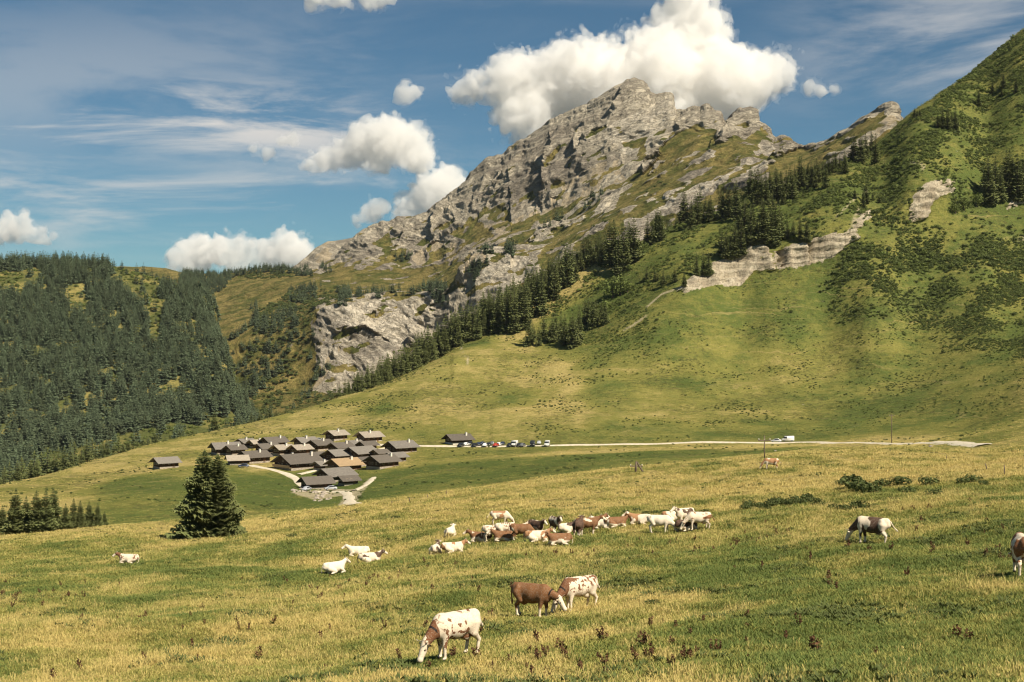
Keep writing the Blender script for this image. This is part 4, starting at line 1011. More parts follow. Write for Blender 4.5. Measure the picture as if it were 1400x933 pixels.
# ------------------------------------------------------------------ cows
def cow_prims(pose):
    P_ = []
    lying = pose == 'lying'
    dz = -0.50 if lying else 0.0
    def c(a, b, ra, rb, k=0.06, ys=1.0):
        P_.append(((a[0], a[1], a[2] + dz), (b[0], b[1], b[2] + dz), ra, rb, k, ys))
    c((.50, 0, .98), (0, 0, .94), .345, .385, .05, .86); c((0, 0, .94), (-.60, 0, 1.03), .385, .315, .08, .88)
    c((-.78, 0, 1.24), (.52, 0, 1.25), .10, .12, .10); c((-.58, .20, 1.20), (-.58, -.20, 1.20), .10, .10, .08)
    c((-.80, 0, 1.15), (-.86, 0, 1.00), .16, .12, .10); c((.66, 0, .82), (.48, 0, .72), .17, .17, .12)
    if pose == 'graze': nk, hd, mz = (1.12, 0, .62), (1.17, 0, .52), (1.36, 0, .13)
    elif pose == 'half': nk, hd, mz = (1.18, 0, .88), (1.25, 0, .80), (1.50, 0, .45)
    elif lying: nk, hd, mz = (1.02, .05, 1.40), (1.08, .08, 1.42), (1.42, .16, 1.20)
    else: nk, hd, mz = (1.05, 0, 1.40), (1.12, 0, 1.43), (1.48, 0, 1.20)
    c((.58, 0, 1.10), nk, .26, .145, .10, .8)
    c(hd, mz, .135, .082, .05, .9); c(mz, mz, .09, .09, .03)
    c((-.40, 0, .60), (-.30, 0, .62), .15, .12, .06)
    for s in (-1, 1):
        if lying:
            P_.append(((.45, s * .24, .36), (.72, s * .27, .13), .13, .085, .06, 1)); P_.append(((.72, s * .27, .12), (.42, s * .30, .06), .075, .055, .03, 1))
            P_.append(((-.52, s * .26, .42), (-.10, s * .42, .22), .23, .12, .10, 1)); P_.append(((-.10, s * .42, .18), (-.48, s * .46, .08), .09, .055, .04, 1))
        else:
            f = .06 * s
            c((.50, s * .17, .84), (.50 + f, s * .17, .44), .135, .068, .07); c((.50 + f, s * .17, .44), (.48 + f, s * .17, .10), .062, .045, .03); c((.48 + f, s * .17, .08), (.53 + f, s * .17, .035), .05, .058, .02)
            c((-.60, s * .17, .98), (-.50 - f, s * .20, .70), .22, .14, .08); c((-.50 - f, s * .20, .70), (-.74 - f, s * .18, .46), .12, .066, .05)
            c((-.74 - f, s * .18, .46), (-.68 - f, s * .18, .10), .060, .045, .03); c((-.68 - f, s * .18, .08), (-.63 - f, s * .18, .035), .05, .058, .02)
    return P_, (np.array(hd) + [0, 0, dz], np.array(mz) + [0, 0, dz], np.array(nk) + [0, 0, dz])
def coat(name, base, patch, thr, speck=None, head=None, seedv=0.0, legs_white=True):
    m, g = new_mat(name)
    oc = g.n('ShaderNodeTexCoord').outputs['Object']
    off = g.n('ShaderNodeCombineXYZ', {0: g.math('MULTIPLY', g.n('ShaderNodeObjectInfo').outputs['Random'], 37.0), 1: seedv, 2: 0.0}).outputs[0]
    v = g.vmath('ADD', oc, off); x = g.n('ShaderNodeSeparateXYZ', {0: oc})
    n = g.noise(v, 1.15, 2.5, 0.45, 0.4)
    f = g.ramp(n, thr - 0.012, thr + 0.012)
    if speck is not None:
        f2 = g.math('MULTIPLY', g.ramp(g.noise(v, 7.0, 2.0, 0.5), speck - .015, speck + .015), g.ramp(g.noise(v, 1.3, 1.0, 0.5), .42, .52))
        f = g.math('MAXIMUM', f, f2)
    if head is not None:   # coloured neck and cheeks
        f = g.math('MAXIMUM', f, g.math('MULTIPLY', g.ramp(g.math('ADD', x.outputs[0], g.math('MULTIPLY', g.math('SUBTRACT', n, .5), .5)), .74, .77), g.ramp(x.outputs[0], 1.16, 1.13)))
    if legs_white: f = g.math('MULTIPLY', f, g.ramp(g.math('ADD', x.outputs[2], g.math('MULTIPLY', g.math('SUBTRACT', n, .5), .4)), .30, .40))
    f = g.math('MULTIPLY', f, g.ramp(x.outputs[0], 1.27, 1.22))
    c = g.mix(f, base, patch)
    c = g.mix(g.math('MULTIPLY', g.ramp(g.noise(oc, 22.0, 4.0), .45, .7), .4), c, tuple(q * .5 for q in base))
    c = g.mix(g.ramp(x.outputs[2], .07, .05), c, (.05, .04, .03))
    finish(g, c, 0.75, g.noise(oc, 40.0, 3.0), .3, .02, .2)
CREAM = (.74, .62, .46)
coat('coat_spotted', CREAM, (.17, .068, .028), .70, .54, True, 3.1)
coat('coat_spotted_b', CREAM, (.22, .09, .035), .53, .57, None, 8.4)
coat('coat_brown', CREAM, (.20, .088, .034), .36, None, True, 5.2)
coat('coat_full_brown', CREAM, (.20, .088, .034), .22, None, True, 5.2)
coat('coat_dark', CREAM, (.085, .042, .026), .40, None, True, 1.2)
coat('coat_pied', CREAM, (.075, .040, .026), .54, None, None, 6.6)
coat('coat_tan', CREAM, (.38, .19, .085), .50, None, None, 2.2)
coat('coat_white', (.78, .67, .51), (.45, .30, .18), .72, None, None, 9.2)
simple('horn', (.40, .33, .24), .5, .2, 8.0); simple('strap', (.03, .022, .018), .6, .2, 8.0); simple('eye', (.012, .01, .01), .15, .1, 8.0, .5); simple('bell_metal', (.30, .22, .10), .4, .2, 9.0, .5)
def tube(pts, rad, n=7):
    V = []; Fc = []; pts = [Vector(q) for q in pts]
    for i, q in enumerate(pts):
        d = (pts[min(i + 1, len(pts) - 1)] - pts[max(i - 1, 0)]).normalized(); u = d.orthogonal().normalized(); w = d.cross(u)
        for k in range(n):
            a = 6.283 * k / n; V.append(tuple(q + (u * math.cos(a) + w * math.sin(a)) * rad[i]))
    for i in range(len(pts) - 1):
        for k in range(n): Fc.append((i * n + k, i * n + (k + 1) % n, (i + 1) * n + (k + 1) % n, (i + 1) * n + k))
    Fc.append(tuple(range(n))[::-1]); Fc.append(tuple(range((len(pts) - 1) * n, len(pts) * n)))
    return V, Fc
COW = {}
for pose in ('graze', 'half', 'stand', 'lying'):
    prims, (hd, mz, nk) = cow_prims(pose)
    lo = np.array([-1.12, -.62, -.06]); hi = np.array([1.72, .62, 1.66]); cell = .027
    dims = np.ceil((hi - lo) / cell).astype(int)
    gp = np.stack(np.meshgrid(*[lo[k] + cell * np.arange(dims[k]) for k in range(3)], indexing='ij'), -1).astype(np.float32)
    val = None
    for a, b, ra, rb, k, ys in prims:
        d = cone_sdf(gp, a, b, ra, rb, ys); val = d if val is None else smin(val, d, k)
    V, Q = surface_nets(val, lo, cell)
    parts = {'body': (np_mesh('cow_body_' + pose, V, Q, 'coat_spotted'), 'coat')}
    ud = hd - mz; ud /= np.linalg.norm(ud); up = np.cross([0, 1, 0], ud); up = up if up[2] * 1 + up[0] * .3 > 0 else -up
    poll = hd + ud * .08 + up * .06
    for s, key in ((-1, 'a'), (1, 'b')):
        sd = np.array([0, s, 0])
        bs = hd + sd * .10 + ud * .04
        ear = [bs - up * .035, bs + up * .045, bs + sd * .15 + up * .05 + ud * .01, bs + sd * .22 - up * .01, bs + sd * .13 - up * .06, bs + sd * .10 - ud * .05]
        parts['ear' + key] = (mesh_from('ear', ear, [(0, 1, 2), (0, 2, 4), (2, 3, 4), (1, 5, 2), (5, 3, 2), (0, 4, 5), (4, 3, 5), (0, 5, 1)]), 'coat')
        V_, F_ = tube([poll + sd * .06, poll + sd * .15 + up * .03, poll + sd * .20 + up * .10, poll + sd * .19 + up * .19], [.028, .024, .017, .004], 6)
        parts['horn' + key] = (mesh_from('horn', V_, F_, 'horn', True), None)
        ec = hd * .68 + mz * .32 + sd * .105 + up * .035
        V_, F_ = tube([ec - sd * .03, ec - sd * .012, ec + sd * .008, ec + sd * .016], [.012, .026, .022, .006], 8)
        parts['eye' + key] = (mesh_from('eye', V_, F_, 'eye', True), None)
    zt = -.50 if pose == 'lying' else 0
    tl = [(-.88, 0, 1.20 + zt), (-.98, .01, 1.14 + zt), (-1.02, .03, .90 + zt), (-1.00, .05, .66 + zt), (-1.0, .06, .56 + zt), (-.99, .06, .40 + zt)]
    if pose == 'lying': tl = [(-.88, 0, .70), (-.98, .03, .60), (-1.0, .10, .36), (-.96, .2, .14), (-.90, .28, .08), (-.78, .34, .06)]
    if pose == 'graze': tl = [(-.88, 0, 1.20), (-.98, -.02, 1.18), (-1.06, -.05, 1.02), (-1.16, -.10, .86), (-1.22, -.14, .78), (-1.30, -.2, .68)]
    V_, F_ = tube(tl, [.045, .034, .026, .022, .05, .012], 6); parts['tail'] = (mesh_from('tail', V_, F_, None, True), 'coat')
    c0 = nk * .45 + np.array([.58, 0, 1.10 + zt]) * .55; ax_d = nk - np.array([.58, 0, 1.10 + zt]); ax_d /= np.linalg.norm(ax_d); sdv = np.array([0, 1, 0.]); upv = np.cross(ax_d, sdv)
    ring = []; rf = []
    for k in range(16):
        a = 6.283 * k / 16
        for o_, rr in ((-.03, .222), (.03, .213)): ring.append(c0 + ax_d * o_ + (sdv * math.cos(a) * .82 + upv * math.sin(a)) * rr)
        for o_, rr in ((.03, .18), (-.03, .19)): ring.append(c0 + ax_d * o_ + (sdv * math.cos(a) * .82 + upv * math.sin(a)) * rr)
    for k in range(16):
        i, j = 4 * k, 4 * ((k + 1) % 16)
        for q in range(4): rf.append((i + q, j + q, j + (q + 1) % 4, i + (q + 1) % 4))
    parts['collar'] = (mesh_from('collar', ring, rf, 'strap'), None)
    dn = upv if upv[2] < 0 else -upv
    bc = c0 + dn * .26
    V_, F_ = tube([bc - dn * .05, bc - dn * .03, bc + dn * .05, bc + dn * .08], [.02, .05, .06, .065], 8); parts['bell'] = (mesh_from('bell', V_, F_, 'bell_metal', True), None)
    COW[pose] = parts
def cow(px, py, head, pose, ct, label, s=1.0, bell=False, group=None):
    bb = meadow.hit(px, py)
    e = empty('cow', bb, R(head), s); e.location.z += 0.05
    # lie on the slope
    for key, (me, mk) in COW[pose].items():
        if key in ('bell',) and not bell: continue
        if key == 'collar' and not bell: continue
        o = obj(key.rstrip('ab') if key[:3] in ('ear', 'eye', 'hor') else key, me, e)
        if mk:
            if not me.materials: me.materials.append(None)
            o.material_slots[0].link = 'OBJECT'; o.material_slots[0].material = MATS[ct]
    return tag(e, label, 'cow', group)
cow(622,901,224,'graze','coat_spotted','cream cow with brown neck and speckled flank grazing on its own in the foreground pasture',1.0,True)
cow(728,845,-30,'half','coat_full_brown','brown cow with white face and legs nosing at a white cow',1.0,True)
cow(791,836,218,'graze','coat_spotted','white cow with dark neck and speckles facing the brown cow',1.02,True)
cow(1192,745,145,'graze','coat_pied','white cow with dark patches grazing alone below the shrub cluster',1.0)
cow(1397,788,78,'graze','coat_spotted_b','white cow with brown patches seen from behind beside its own long shadow',1.0)
cow(1054,642,172,'graze','coat_tan','tan and white cow far up the pasture near the power pole',1.0)
H = [(596,759,80,'lying','coat_pied','dark backed cow lying with its rump to the valley below the herd'),(619,757,15,'lying','coat_tan','pale tan cow lying beside the dark backed cow'),
 (616,734,75,'lying','coat_white','white cow lying apart uphill of the dark backed cow'),(657,742,172,'lying','coat_brown','brown headed cow lying at the downhill end of the herd'),
 (675,741,6,'stand','coat_spotted_b','white and brown cow standing over the lying cow at the herd end'),(689,741,185,'lying','coat_brown','brown and white cow lying between the legs of the standing cows'),
 (692,738,12,'half','coat_spotted','speckled cow standing tight against the brown banded cow'),(713,740,-4,'graze','coat_brown','large brown cow with pale band standing in the herd'),
 (733,735,-55,'stand','coat_dark','dark cow with white face standing among the lying cows'),(734,742,8,'lying','coat_tan','tan and white cow lying in front of the dark white faced cow'),
 (684,719,-8,'graze','coat_tan','orange tan cow grazing alone just above the herd'),(759,729,-70,'stand','coat_dark','dark brown cow standing in the middle of the herd'),
 (765,746,200,'lying','coat_brown','white and brown cow lying lowest in the middle of the herd'),(776,730,40,'lying','coat_pied','black pied cow lying beside the tall brown pair'),
 (791,735,75,'stand','coat_dark','dark cow with white stripe standing in the tall brown pair'),(803,732,5,'stand','coat_brown','reddish brown cow standing broadside in the tall brown pair'),
 (815,721,30,'lying','coat_brown','brown faced cow lying just behind the tall brown pair'),(826,724,170,'lying','coat_white','plain white cow lying next to the brown pair'),
 (842,722,10,'lying','coat_brown','brown and cream cow lying with raised head past the plain white cow'),(875,718,172,'lying','coat_tan','long tan and white cow lying in the taller grass'),
 (902,730,-14,'graze','coat_white','white cow standing and grazing at the uphill end of the herd'),(920,714,8,'lying','coat_tan','tan patched cow lying behind the grazing white cow'),
 (936,719,215,'stand','coat_pied','black and white cow standing by the uphill end of the herd'),(955,726,188,'graze','coat_spotted_b','big white and tan cow standing broadside beside the black pied cow'),
 (939,727,20,'lying','coat_dark','dark cow lying under the big white and tan cow'),(709,731,30,'lying','coat_spotted_b','cream cow lying hidden behind the large brown cow'),
 (176,771,178,'lying','coat_spotted','white and brown cow lying alone downhill of the big spruce'),(457,785,38,'lying','coat_white','white cow lying lowest of the small resting trio'),
 (490,761,184,'lying','coat_white','white cow lying highest of the small resting trio'),(506,771,18,'lying','coat_pied','black and white cow lying in the small resting trio')]
for a in H: cow(*a)
print('cows', time.time() - T0)

# ------------------------------------------------------------------ chalets
def wood(name, c, sx_=(1, 1, 9)):
    m, g = new_mat(name); oc = g.n('ShaderNodeTexCoord').outputs['Object']
    v = g.n('ShaderNodeMapping', {0: oc, 3: sx_}).outputs[0]; n = g.noise(v, 1.2, 5.0, .65)
    rnd_ = g.n('ShaderNodeObjectInfo').outputs['Random']
    cc = g.mix(g.ramp(n, .3, .7), tuple(q * .6 for q in c), tuple(q * 1.35 for q in c)); cc = g.mix(g.math('MULTIPLY', rnd_, .35), cc, tuple(q * 1.5 for q in c))
    finish(g, cc, .85, n, .5, .05, .15)
wood('dark_wood', (.060, .036, .022)); wood('brown_wood', (.13, .068, .034)); wood('pale_wood', (.40, .28, .16))
wood('roof_wood', (.180, .160, .135), (1, 7, 1)); wood('roof_dark', (.115, .098, .080), (1, 7, 1)); wood('roof_gold', (.30, .21, .12), (1, 7, 1)); wood('roof_pale', (.30, .255, .20), (1, 7, 1))
simple('stone', (.33, .28, .22), .9, .35, 2.5); simple('render_white', (.66, .60, .50), .85, .12, 2.0); simple('window_glass', (.03, .035, .04), .1, .2, 2.0, .5); simple('tin', (.45, .45, .44), .45, .2, 2.0, .5)
simple('pale_frame', (.30, .24, .17), .7, .1, 4.0)
def boxv(V, Fc, x0, x1, y0, y1, z0, z1):
    i = len(V); V.extend([(x, y, z) for x in (x0, x1) for y in (y0, y1) for z in (z0, z1)])
    Fc.extend([tuple(i + q for q in f) for f in ((0, 1, 3, 2), (4, 6, 7, 5), (0, 4, 5, 1), (2, 3, 7, 6), (0, 2, 6, 4), (1, 5, 7, 3))])
def box_mesh(name, mat, *bs):
    V, Fc = [], []
    for b in bs: boxv(V, Fc, *b)
    return mesh_from(name, V, Fc, mat)
def chalet(px, py, wpx, label, group=None, ang=38, roof='roof_wood', wallm='dark_wood', lean=False, eave=2.5, ratio=.8, balcony=False, chimney=True, base='stone'):
    if roof == 'roof_wood': roof = random.choice(('roof_wood', 'roof_wood', 'roof_dark', 'roof_dark', 'roof_pale'))
    bb = meadow.hit(px, py)
    w = 1.12 * wpx / F * bb.y; a = R(ang); eave = eave * .82; L = w / (math.cos(a) + ratio * math.sin(a)); Wd = ratio * L
    e = empty('chalet', bb, a)
    hx, hy = L / 2, Wd / 2; rise = hy * math.tan(R(25)); B0 = .7
    # the spot sighted is the near corner of the front; step back so the footprint centres behind it
    e.location = meadow.at(px, bb.y + 0.35 * w); e.location.z = min(e.location.z, bb.z + 1.0); e.location.z = 0.5 * e.location.z + 0.5 * bb.z
    obj('stone_base', box_mesh('stone_base', base, (-hx, hx, -hy, hy, -2.0, B0)), e)
    V = [(-hx + .1, -hy + .1, B0), (-hx + .1, hy - .1, B0), (-hx + .1, hy - .1, B0 + eave), (-hx + .1, 0, B0 + eave + rise - .05), (-hx + .1, -hy + .1, B0 + eave)]
    V += [(-q[0], q[1], q[2]) for q in V]
    wl = obj('wall', mesh_from('wall', V, [(0, 1, 2, 3, 4), (9, 8, 7, 6, 5), (0, 4, 9, 5), (1, 6, 7, 2), (4, 3, 8, 9), (2, 7, 8, 3)], wallm), e)
    # roof: two slabs with overhang
    ov, og, th = 1.25, 1.3, .2; V, Fc = [], []
    tz = B0 + eave + rise + .12; sl2 = rise / hy
    for s in (-1, 1):
        i = len(V); ye = s * (hy + ov); ze = tz - (hy + ov) * sl2
        for x in (-hx - og, hx + og * .7): V.extend([(x, 0, tz), (x, ye, ze), (x, ye, ze + th), (x, 0, tz + th)])
        Fc.extend([tuple(i + q for q in f) for f in ((0, 1, 2, 3), (4, 7, 6, 5), (3, 2, 6, 7), (0, 4, 5, 1), (1, 5, 6, 2))])
    rf = obj('roof', mesh_from('roof', V, Fc, roof), e)
    if chimney:
        cxp = random.uniform(-.1, .35) * L
        ch = obj('chimney', box_mesh('chimney', 'render_white', (cxp - .35, cxp + .35, -hy * .35 - .35, -hy * .35 + .35, B0 + eave + .4, tz + .7)), e)
        obj('cowl', box_mesh('cowl', 'tin', (cxp - .42, cxp + .42, -hy * .35 - .42, -hy * .35 + .42, tz + .78, tz + .86)), ch)
    def window(face, u, z0, ww, wh):
        fr = obj('window', None or (box_mesh('window', 'pale_frame', (-hx + .04, -hx + .2, u - ww / 2, u + ww / 2, z0, z0 + wh)) if face == 'g' else box_mesh('window', 'pale_frame', (u - ww / 2, u + ww / 2, -hy + .04, -hy + .2, z0, z0 + wh))), e)
        q = .13
        obj('pane', box_mesh('pane', 'window_glass', (-hx + .02, -hx + .1, u - ww / 2 + q, u + ww / 2 - q, z0 + q, z0 + wh - q)) if face == 'g' else box_mesh('pane', 'window_glass', (u - ww / 2 + q, u + ww / 2 - q, -hy + .02, -hy + .1, z0 + q, z0 + wh - q)), fr)
    for u in (-.5, .1, .55): window('g', u * hy * .9, B0 + .7, .9, 1.0)
    if eave + rise > 4: window('g', 0, B0 + eave + .1, .8, .8)
    for u in (-.6, .0): window('s', u * hx, B0 + .8, .9, .95)
    dr_ = obj('door', box_mesh('door', 'brown_wood', (hx * .45 - .5, hx * .45 + .5, -hy + .0, -hy + .15, -.2, B0 + 1.5)), e)
    obj('handle', box_mesh('handle', 'tin', (hx * .45 + .3, hx * .45 + .38, -hy - .05, -hy + .02, .8, .95)), dr_)
    if balcony:
        obj('balcony', box_mesh('balcony', 'pale_wood', (-hx - .9, -hx + .12, -hy, hy, B0 + .15, B0 + .3), (-hx - .9, -hx - .8, -hy, hy, B0 + .3, B0 + 1.15)), e)
    return tag(e, label, 'chalet', group)
CG = 'chalets packed together in the hamlet'
chalet(227,641,32,'small dark timber chalet standing alone on the open slope outside the hamlet',None,38,'roof_wood',eave=2.2,chimney=False)
chalet(309,622,38,'long chalet with wide roof half hidden behind the tall spruce',None,30)
for px, py, w, lab, kw in ((322,623,24,'narrow gabled chalet wedged against the long chalet behind the spruce',{}),(348,634,38,'broad chalet whose gable faces the start of the hamlet track',{}),
                      (366,622,30,'chalet behind the broad chalet at the start of the hamlet track',{}),(375,613,32,'chalet with long ridge at the back edge of the hamlet beside the open slope',{}),
                      (387,623,26,'chalet just uphill of the largest balcony chalet',{}),(325,636,26,'low open shed with a dark blue car by the tall spruce',dict(ang=20,eave=1.8,chimney=False)),
                      (411,623,26,'small chalet behind the ridge of the largest balcony chalet',{}),(418,613,29,'rear chalet with a pale car parked at its roof edge',{}),(438,617,31,'rear chalet with wide front gable next to the pale parked car',{}),
                      (466,621,31,'chalet with pale stone foot facing the small green in the rear row',{}),(493,629,41,'large plain chalet without chimney in the middle of the hamlet',dict(chimney=False)),
                      (503,616,22,'little chalet beside the short upper path',dict(eave=2,chimney=False)),(464,632,36,'plain roofed chalet behind the golden brown roof',dict(chimney=False)),
                      (435,630,20,'small hut squeezed behind the end of the largest chalet',dict(eave=1.8,chimney=False)),(441,643,21,'tiny hut with chimney next to the reddish brown chalet',dict(eave=1.7)),
                      (496,638,20,'small dark hut between the golden roofed chalet and the steep gabled one',dict(eave=2,chimney=False)),(541,633,26,'annex hut tucked behind the steep gabled chalet',dict(eave=2,chimney=False))):
    chalet(px, py, w, lab, CG, kw.pop('ang', 46 + random.uniform(-5, 5)), **kw)
for px, py, w, lab in ((352,613,20,'small hut at the back edge of the hamlet beside the long ridge chalet'),(397,634,20,'small hut in the gap above the largest balcony chalet'),(452,630,19,'small hut between the plain roofed chalets in mid hamlet'),
                       (485,614,20,'small hut next to the road above the plain chalet'),(336,612,22,'hut behind the narrow gabled chalet near the spruce'),(520,627,20,'small hut between the road chalet and the steep gabled one')):
    chalet(px, py, w, lab, CG, 46 + random.uniform(-6, 6), eave=1.9, chimney=random.random() < .5)
chalet(408,643,59,'largest chalet with pale balcony board above the track fork in the hamlet',None,43,balcony=True)
chalet(548,621,40,'long roofed chalet beside the road at the uphill edge of the hamlet',None,41)
chalet(523,641,40,'chalet with steep dark gable at the uphill edge beside the green field',None,47)
chalet(471,646,42,'reddish brown timber chalet with golden brown roof in the hamlet',None,43,'roof_gold','brown_wood',balcony=True)
chalet(459,659,47,'wide low chalet with smooth roof at the lowest edge of the hamlet',None,45,eave=2.0,chimney=False)
chalet(433,669,40,'low chalet with parked car under its eave at the lowest edge of the hamlet',None,30,eave=1.8,chimney=False)
chalet(476,664,25,'small square annex beside the wide low chalet',None,36,eave=1.6,chimney=False)
chalet(460,603,27,'small chalet with white patch standing above the hamlet road',None,47)
chalet(505,606,32,'chalet with pale sunlit roof and white stone base above the hamlet',None,40,'roof_pale',base='render_white')
chalet(627,608,34,'brown roofed barn with white walls beside the row of parked cars',None,30,'roof_dark',eave=1.8,base='render_white')
print('chalets', time.time() - T0)

# ------------------------------------------------------------------ road and tracks
m, g = new_mat('gravel_road'); p = pos(g); n = g.noise(p, .8, 5.0, .7)
finish(g, g.mix(g.ramp(n, .3, .7), (.50, .43, .31), (.68, .60, .46)), .95, n, .4, .05, .05)
def strip(name, pts, width, lift=.16):
    P3 = [meadow.hit(*q) if len(q) == 2 else meadow.at(q[0], q[2]) for q in pts]; S3 = []
    for i in range(len(P3) - 1):
        n_ = max(2, int((P3[i + 1] - P3[i]).length / 3.0))
        for k in range(n_): S3.append(P3[i].lerp(P3[i + 1], k / n_))
    S3.append(P3[-1])
    xy = np.array([[q.x, q.y] for q in S3]); 
    for k in (0, 1): xy[:, k] = gsmooth(xy[:, k], 2.0)
    V = []; Fc = []; M_ = 5
    tn = np.gradient(xy, axis=0); tn /= np.linalg.norm(tn, axis=1)[:, None] + 1e-9
    for i, (c0, d) in enumerate(zip(xy, tn)):
        ww = width * (1 + .15 * math.sin(i * .7) + random.uniform(-.06, .06))
        for k in range(M_):
            o_ = (k / (M_ - 1) - .5) * ww; x, y = c0[0] - d[1] * o_, c0[1] + d[0] * o_
            V.append((x, y, meadow.ground(x, y) + (lift if 0 < k < M_ - 1 else -.05)))
    for i in range(len(xy) - 1):
        for k in range(M_ - 1): Fc.append((i * M_ + k, (i + 1) * M_ + k, (i + 1) * M_ + k + 1, i * M_ + k + 1))
    o = obj(name, mesh_from(name, V, Fc, 'gravel_road', True)); o['kind'] = 'structure'; return o
strip('gravel_road', [(448,607),(500,607),(560,610.5),(640,611),(700,610.5),(760,609.5),(880,607.5),(1000,605.5),(1110,604.5),(1180,606),(1225,607.5),(1262,0,430),(1310,0,365),(1345,0,318)], 5.2, .3)
strip('hamlet_track', [(340,636),(365,641),(390,647),(402,652),(410,660),(418,668)], 4.0, .25)
strip('hamlet_path', [(402,650),(425,645),(440,641)], 3.0, .25)
strip('farm_track', [(482,692),(478,682),(474,672),(450,672),(425,673)], 3.6, .25)
strip('field_path', [(482,672),(500,664),(512,652)], 2.6, .25)
strip('upper_path', [(540,611),(525,613),(512,616)], 3.0, .25)

# ------------------------------------------------------------------ vehicles
def paint(name, c):
    m, g = new_mat(name); oc = g.n('ShaderNodeTexCoord').outputs['Object']; n = g.noise(oc, 3.0, 3.0)
    finish(g, g.mix(n, tuple(q * .9 for q in c), tuple(min(1, q * 1.08) for q in c)), .3, spec=.5)
for k_, c_ in (('white', (.75, .74, .71)), ('silver', (.42, .43, .44)), ('black', (.02, .021, .024)), ('navy', (.025, .035, .07)), ('red', (.42, .05, .03)), ('grey', (.14, .145, .15))): paint('paint_' + k_, c_)
simple('rubber', (.02, .02, .02), .9, .2, 5.0); simple('lamp_glass', (.8, .75, .65), .15, .05, 5.0, .5)
def loft(secs):
    V, Fc = [], []; n = len(secs[0])
    for s in secs: V.extend(s)
    for i in range(len(secs) - 1):
        for k in range(n): Fc.append((i * n + k, i * n + (k + 1) % n, (i + 1) * n + (k + 1) % n, (i + 1) * n + k))
    Fc.append(tuple(range(n))[::-1]); Fc.append(tuple(range((len(secs) - 1) * n, len(secs) * n))); return V, Fc
def prof_mesh(name, prof, w, wt_, mat=None):
    """side profile (x, z) swept across the width, upper points drawn in"""
    zmax = max(q[1] for q in prof); zmin = min(q[1] for q in prof); secs = []
    for y, ins in ((-1, .06), (-.93, 0), (.93, 0), (1, .06)):
        secs.append([(x * (1 - ins * .5), y * (w / 2) * (1 - (1 - wt_) * max(0, (z - zmin) / (zmax - zmin))), z - (ins * .5 if z > .6 * zmax else 0)) for x, z in prof])
    V, Fc = loft(secs); return mesh_from(name, V, Fc, mat, True)
CARB = {'car': prof_mesh('car_body', [(-2.1, .35), (2.1, .35), (2.15, .62), (2.0, .80), (1.1, .95), (.45, 1.40), (-1.1, 1.45), (-1.75, 1.05), (-2.1, .95), (-2.15, .6)], 1.76, .74),
        'van': prof_mesh('van_body', [(-2.5, .4), (2.5, .4), (2.55, .8), (2.45, 1.05), (1.9, 1.25), (1.35, 2.2), (-2.45, 2.3), (-2.55, 2.1), (-2.55, .7)], 1.95, .88)}
GLS = {'car': prof_mesh('car_glass', [(1.0, .98), (.47, 1.36), (-1.08, 1.40), (-1.62, 1.06)], 1.70, .80, 'window_glass'), 'van': prof_mesh('van_glass', [(1.93, 1.30), (1.42, 2.08), (.5, 2.08), (.5, 1.3)], 1.985, .92, 'window_glass')}
V_, F_ = tube([(0, -.1, 0), (0, .1, 0)], [.33, .33], 12); WHEEL = mesh_from('wheel', V_, F_, 'rubber')
V_, F_ = tube([(0, -.108, 0), (0, .108, 0)], [.18, .18], 8); RIM = mesh_from('rim', V_, F_, 'tin')
LAMP = box_mesh('headlight', 'lamp_glass', (-.04, .04, -.17, .17, -.07, .07))
def car(px, py, head, kind, colr, label, group=None, dy=0.0):
    bb = meadow.hit(px, py); 
    if dy: bb = meadow.at(px, bb.y + dy)
    e = empty('parked_car' if kind == 'car' else 'parked_van', bb + Vector((0, 0, .25)), R(head))
    b_ = obj('body', CARB[kind], e)
    if not CARB[kind].materials: CARB[kind].materials.append(None)
    b_.material_slots[0].link = 'OBJECT'; b_.material_slots[0].material = MATS['paint_' + colr]
    gl = obj('windows', GLS[kind], e, (0, 0, .012))
    gl.name = 'glazing'
    wx = 1.32 if kind == 'car' else 1.55
    for x in (-wx, wx):
        for y in (-.8, .8):
            w_ = obj('wheel', WHEEL, e, (x, y * (1 if kind == 'car' else 1.1), .33)); obj('rim', RIM, w_)
    for y in (-.6, .6): obj('headlight', LAMP, e, ((2.08 if kind == 'car' else 2.5), y, .70 if kind == 'car' else .95))
    return tag(e, label, 'car' if kind == 'car' else 'van', group)
LG = 'cars parked along the gravel road'
def lb(c): return {'black': 'black car parked in the row beside the brown roofed barn', 'white': 'white car parked in the row beside the brown roofed barn', 'navy': 'dark blue car parked in the row beside the brown roofed barn', 'grey': 'grey car parked in the row beside the brown roofed barn', 'red': 'only red car parked in the row beside the barn'}[c]
row = [(630,'black'),(637,'white'),(643,'black'),(649,'black'),(654,'navy'),(659,'navy'),(663,'white'),(668,'black'),(673,'grey'),(678,'red'),(682,'white'),(687,'navy')]
for i, (px, c_) in enumerate(row): car(px, 611.5, 255 + random.uniform(-12, 12), 'car', c_, lb(c_), LG if c_ != 'red' else None, (i % 3) * 4.0)
for px, c_ in ((697,'black'),(710,'black'),(714,'grey')): car(px, 611.5, 250, 'car', c_, c_ + ' car parked around the white van in the middle of the row', LG)
car(703, 611.5, 250, 'van', 'white', 'white van parked in the middle of the row of cars', None, 2.0)
car(728, 611, 265, 'van', 'black', 'dark van parked apart between the row and the white van at its end')
car(737, 610, 265, 'car', 'silver', 'silver car parked between the dark van and the white end van', None, 6.0)
car(748, 611, 262, 'van', 'white', 'white van parked at the road end of the row of cars')
car(1061, 605.5, 178, 'car', 'silver', 'silver car driving alone on the road across the hillside foot')
car(1077, 604.5, 180, 'van', 'white', 'white van on the road behind the lone silver car')
car(434, 604, 215, 'car', 'silver', 'pale car parked behind the roofs at the top of the hamlet')
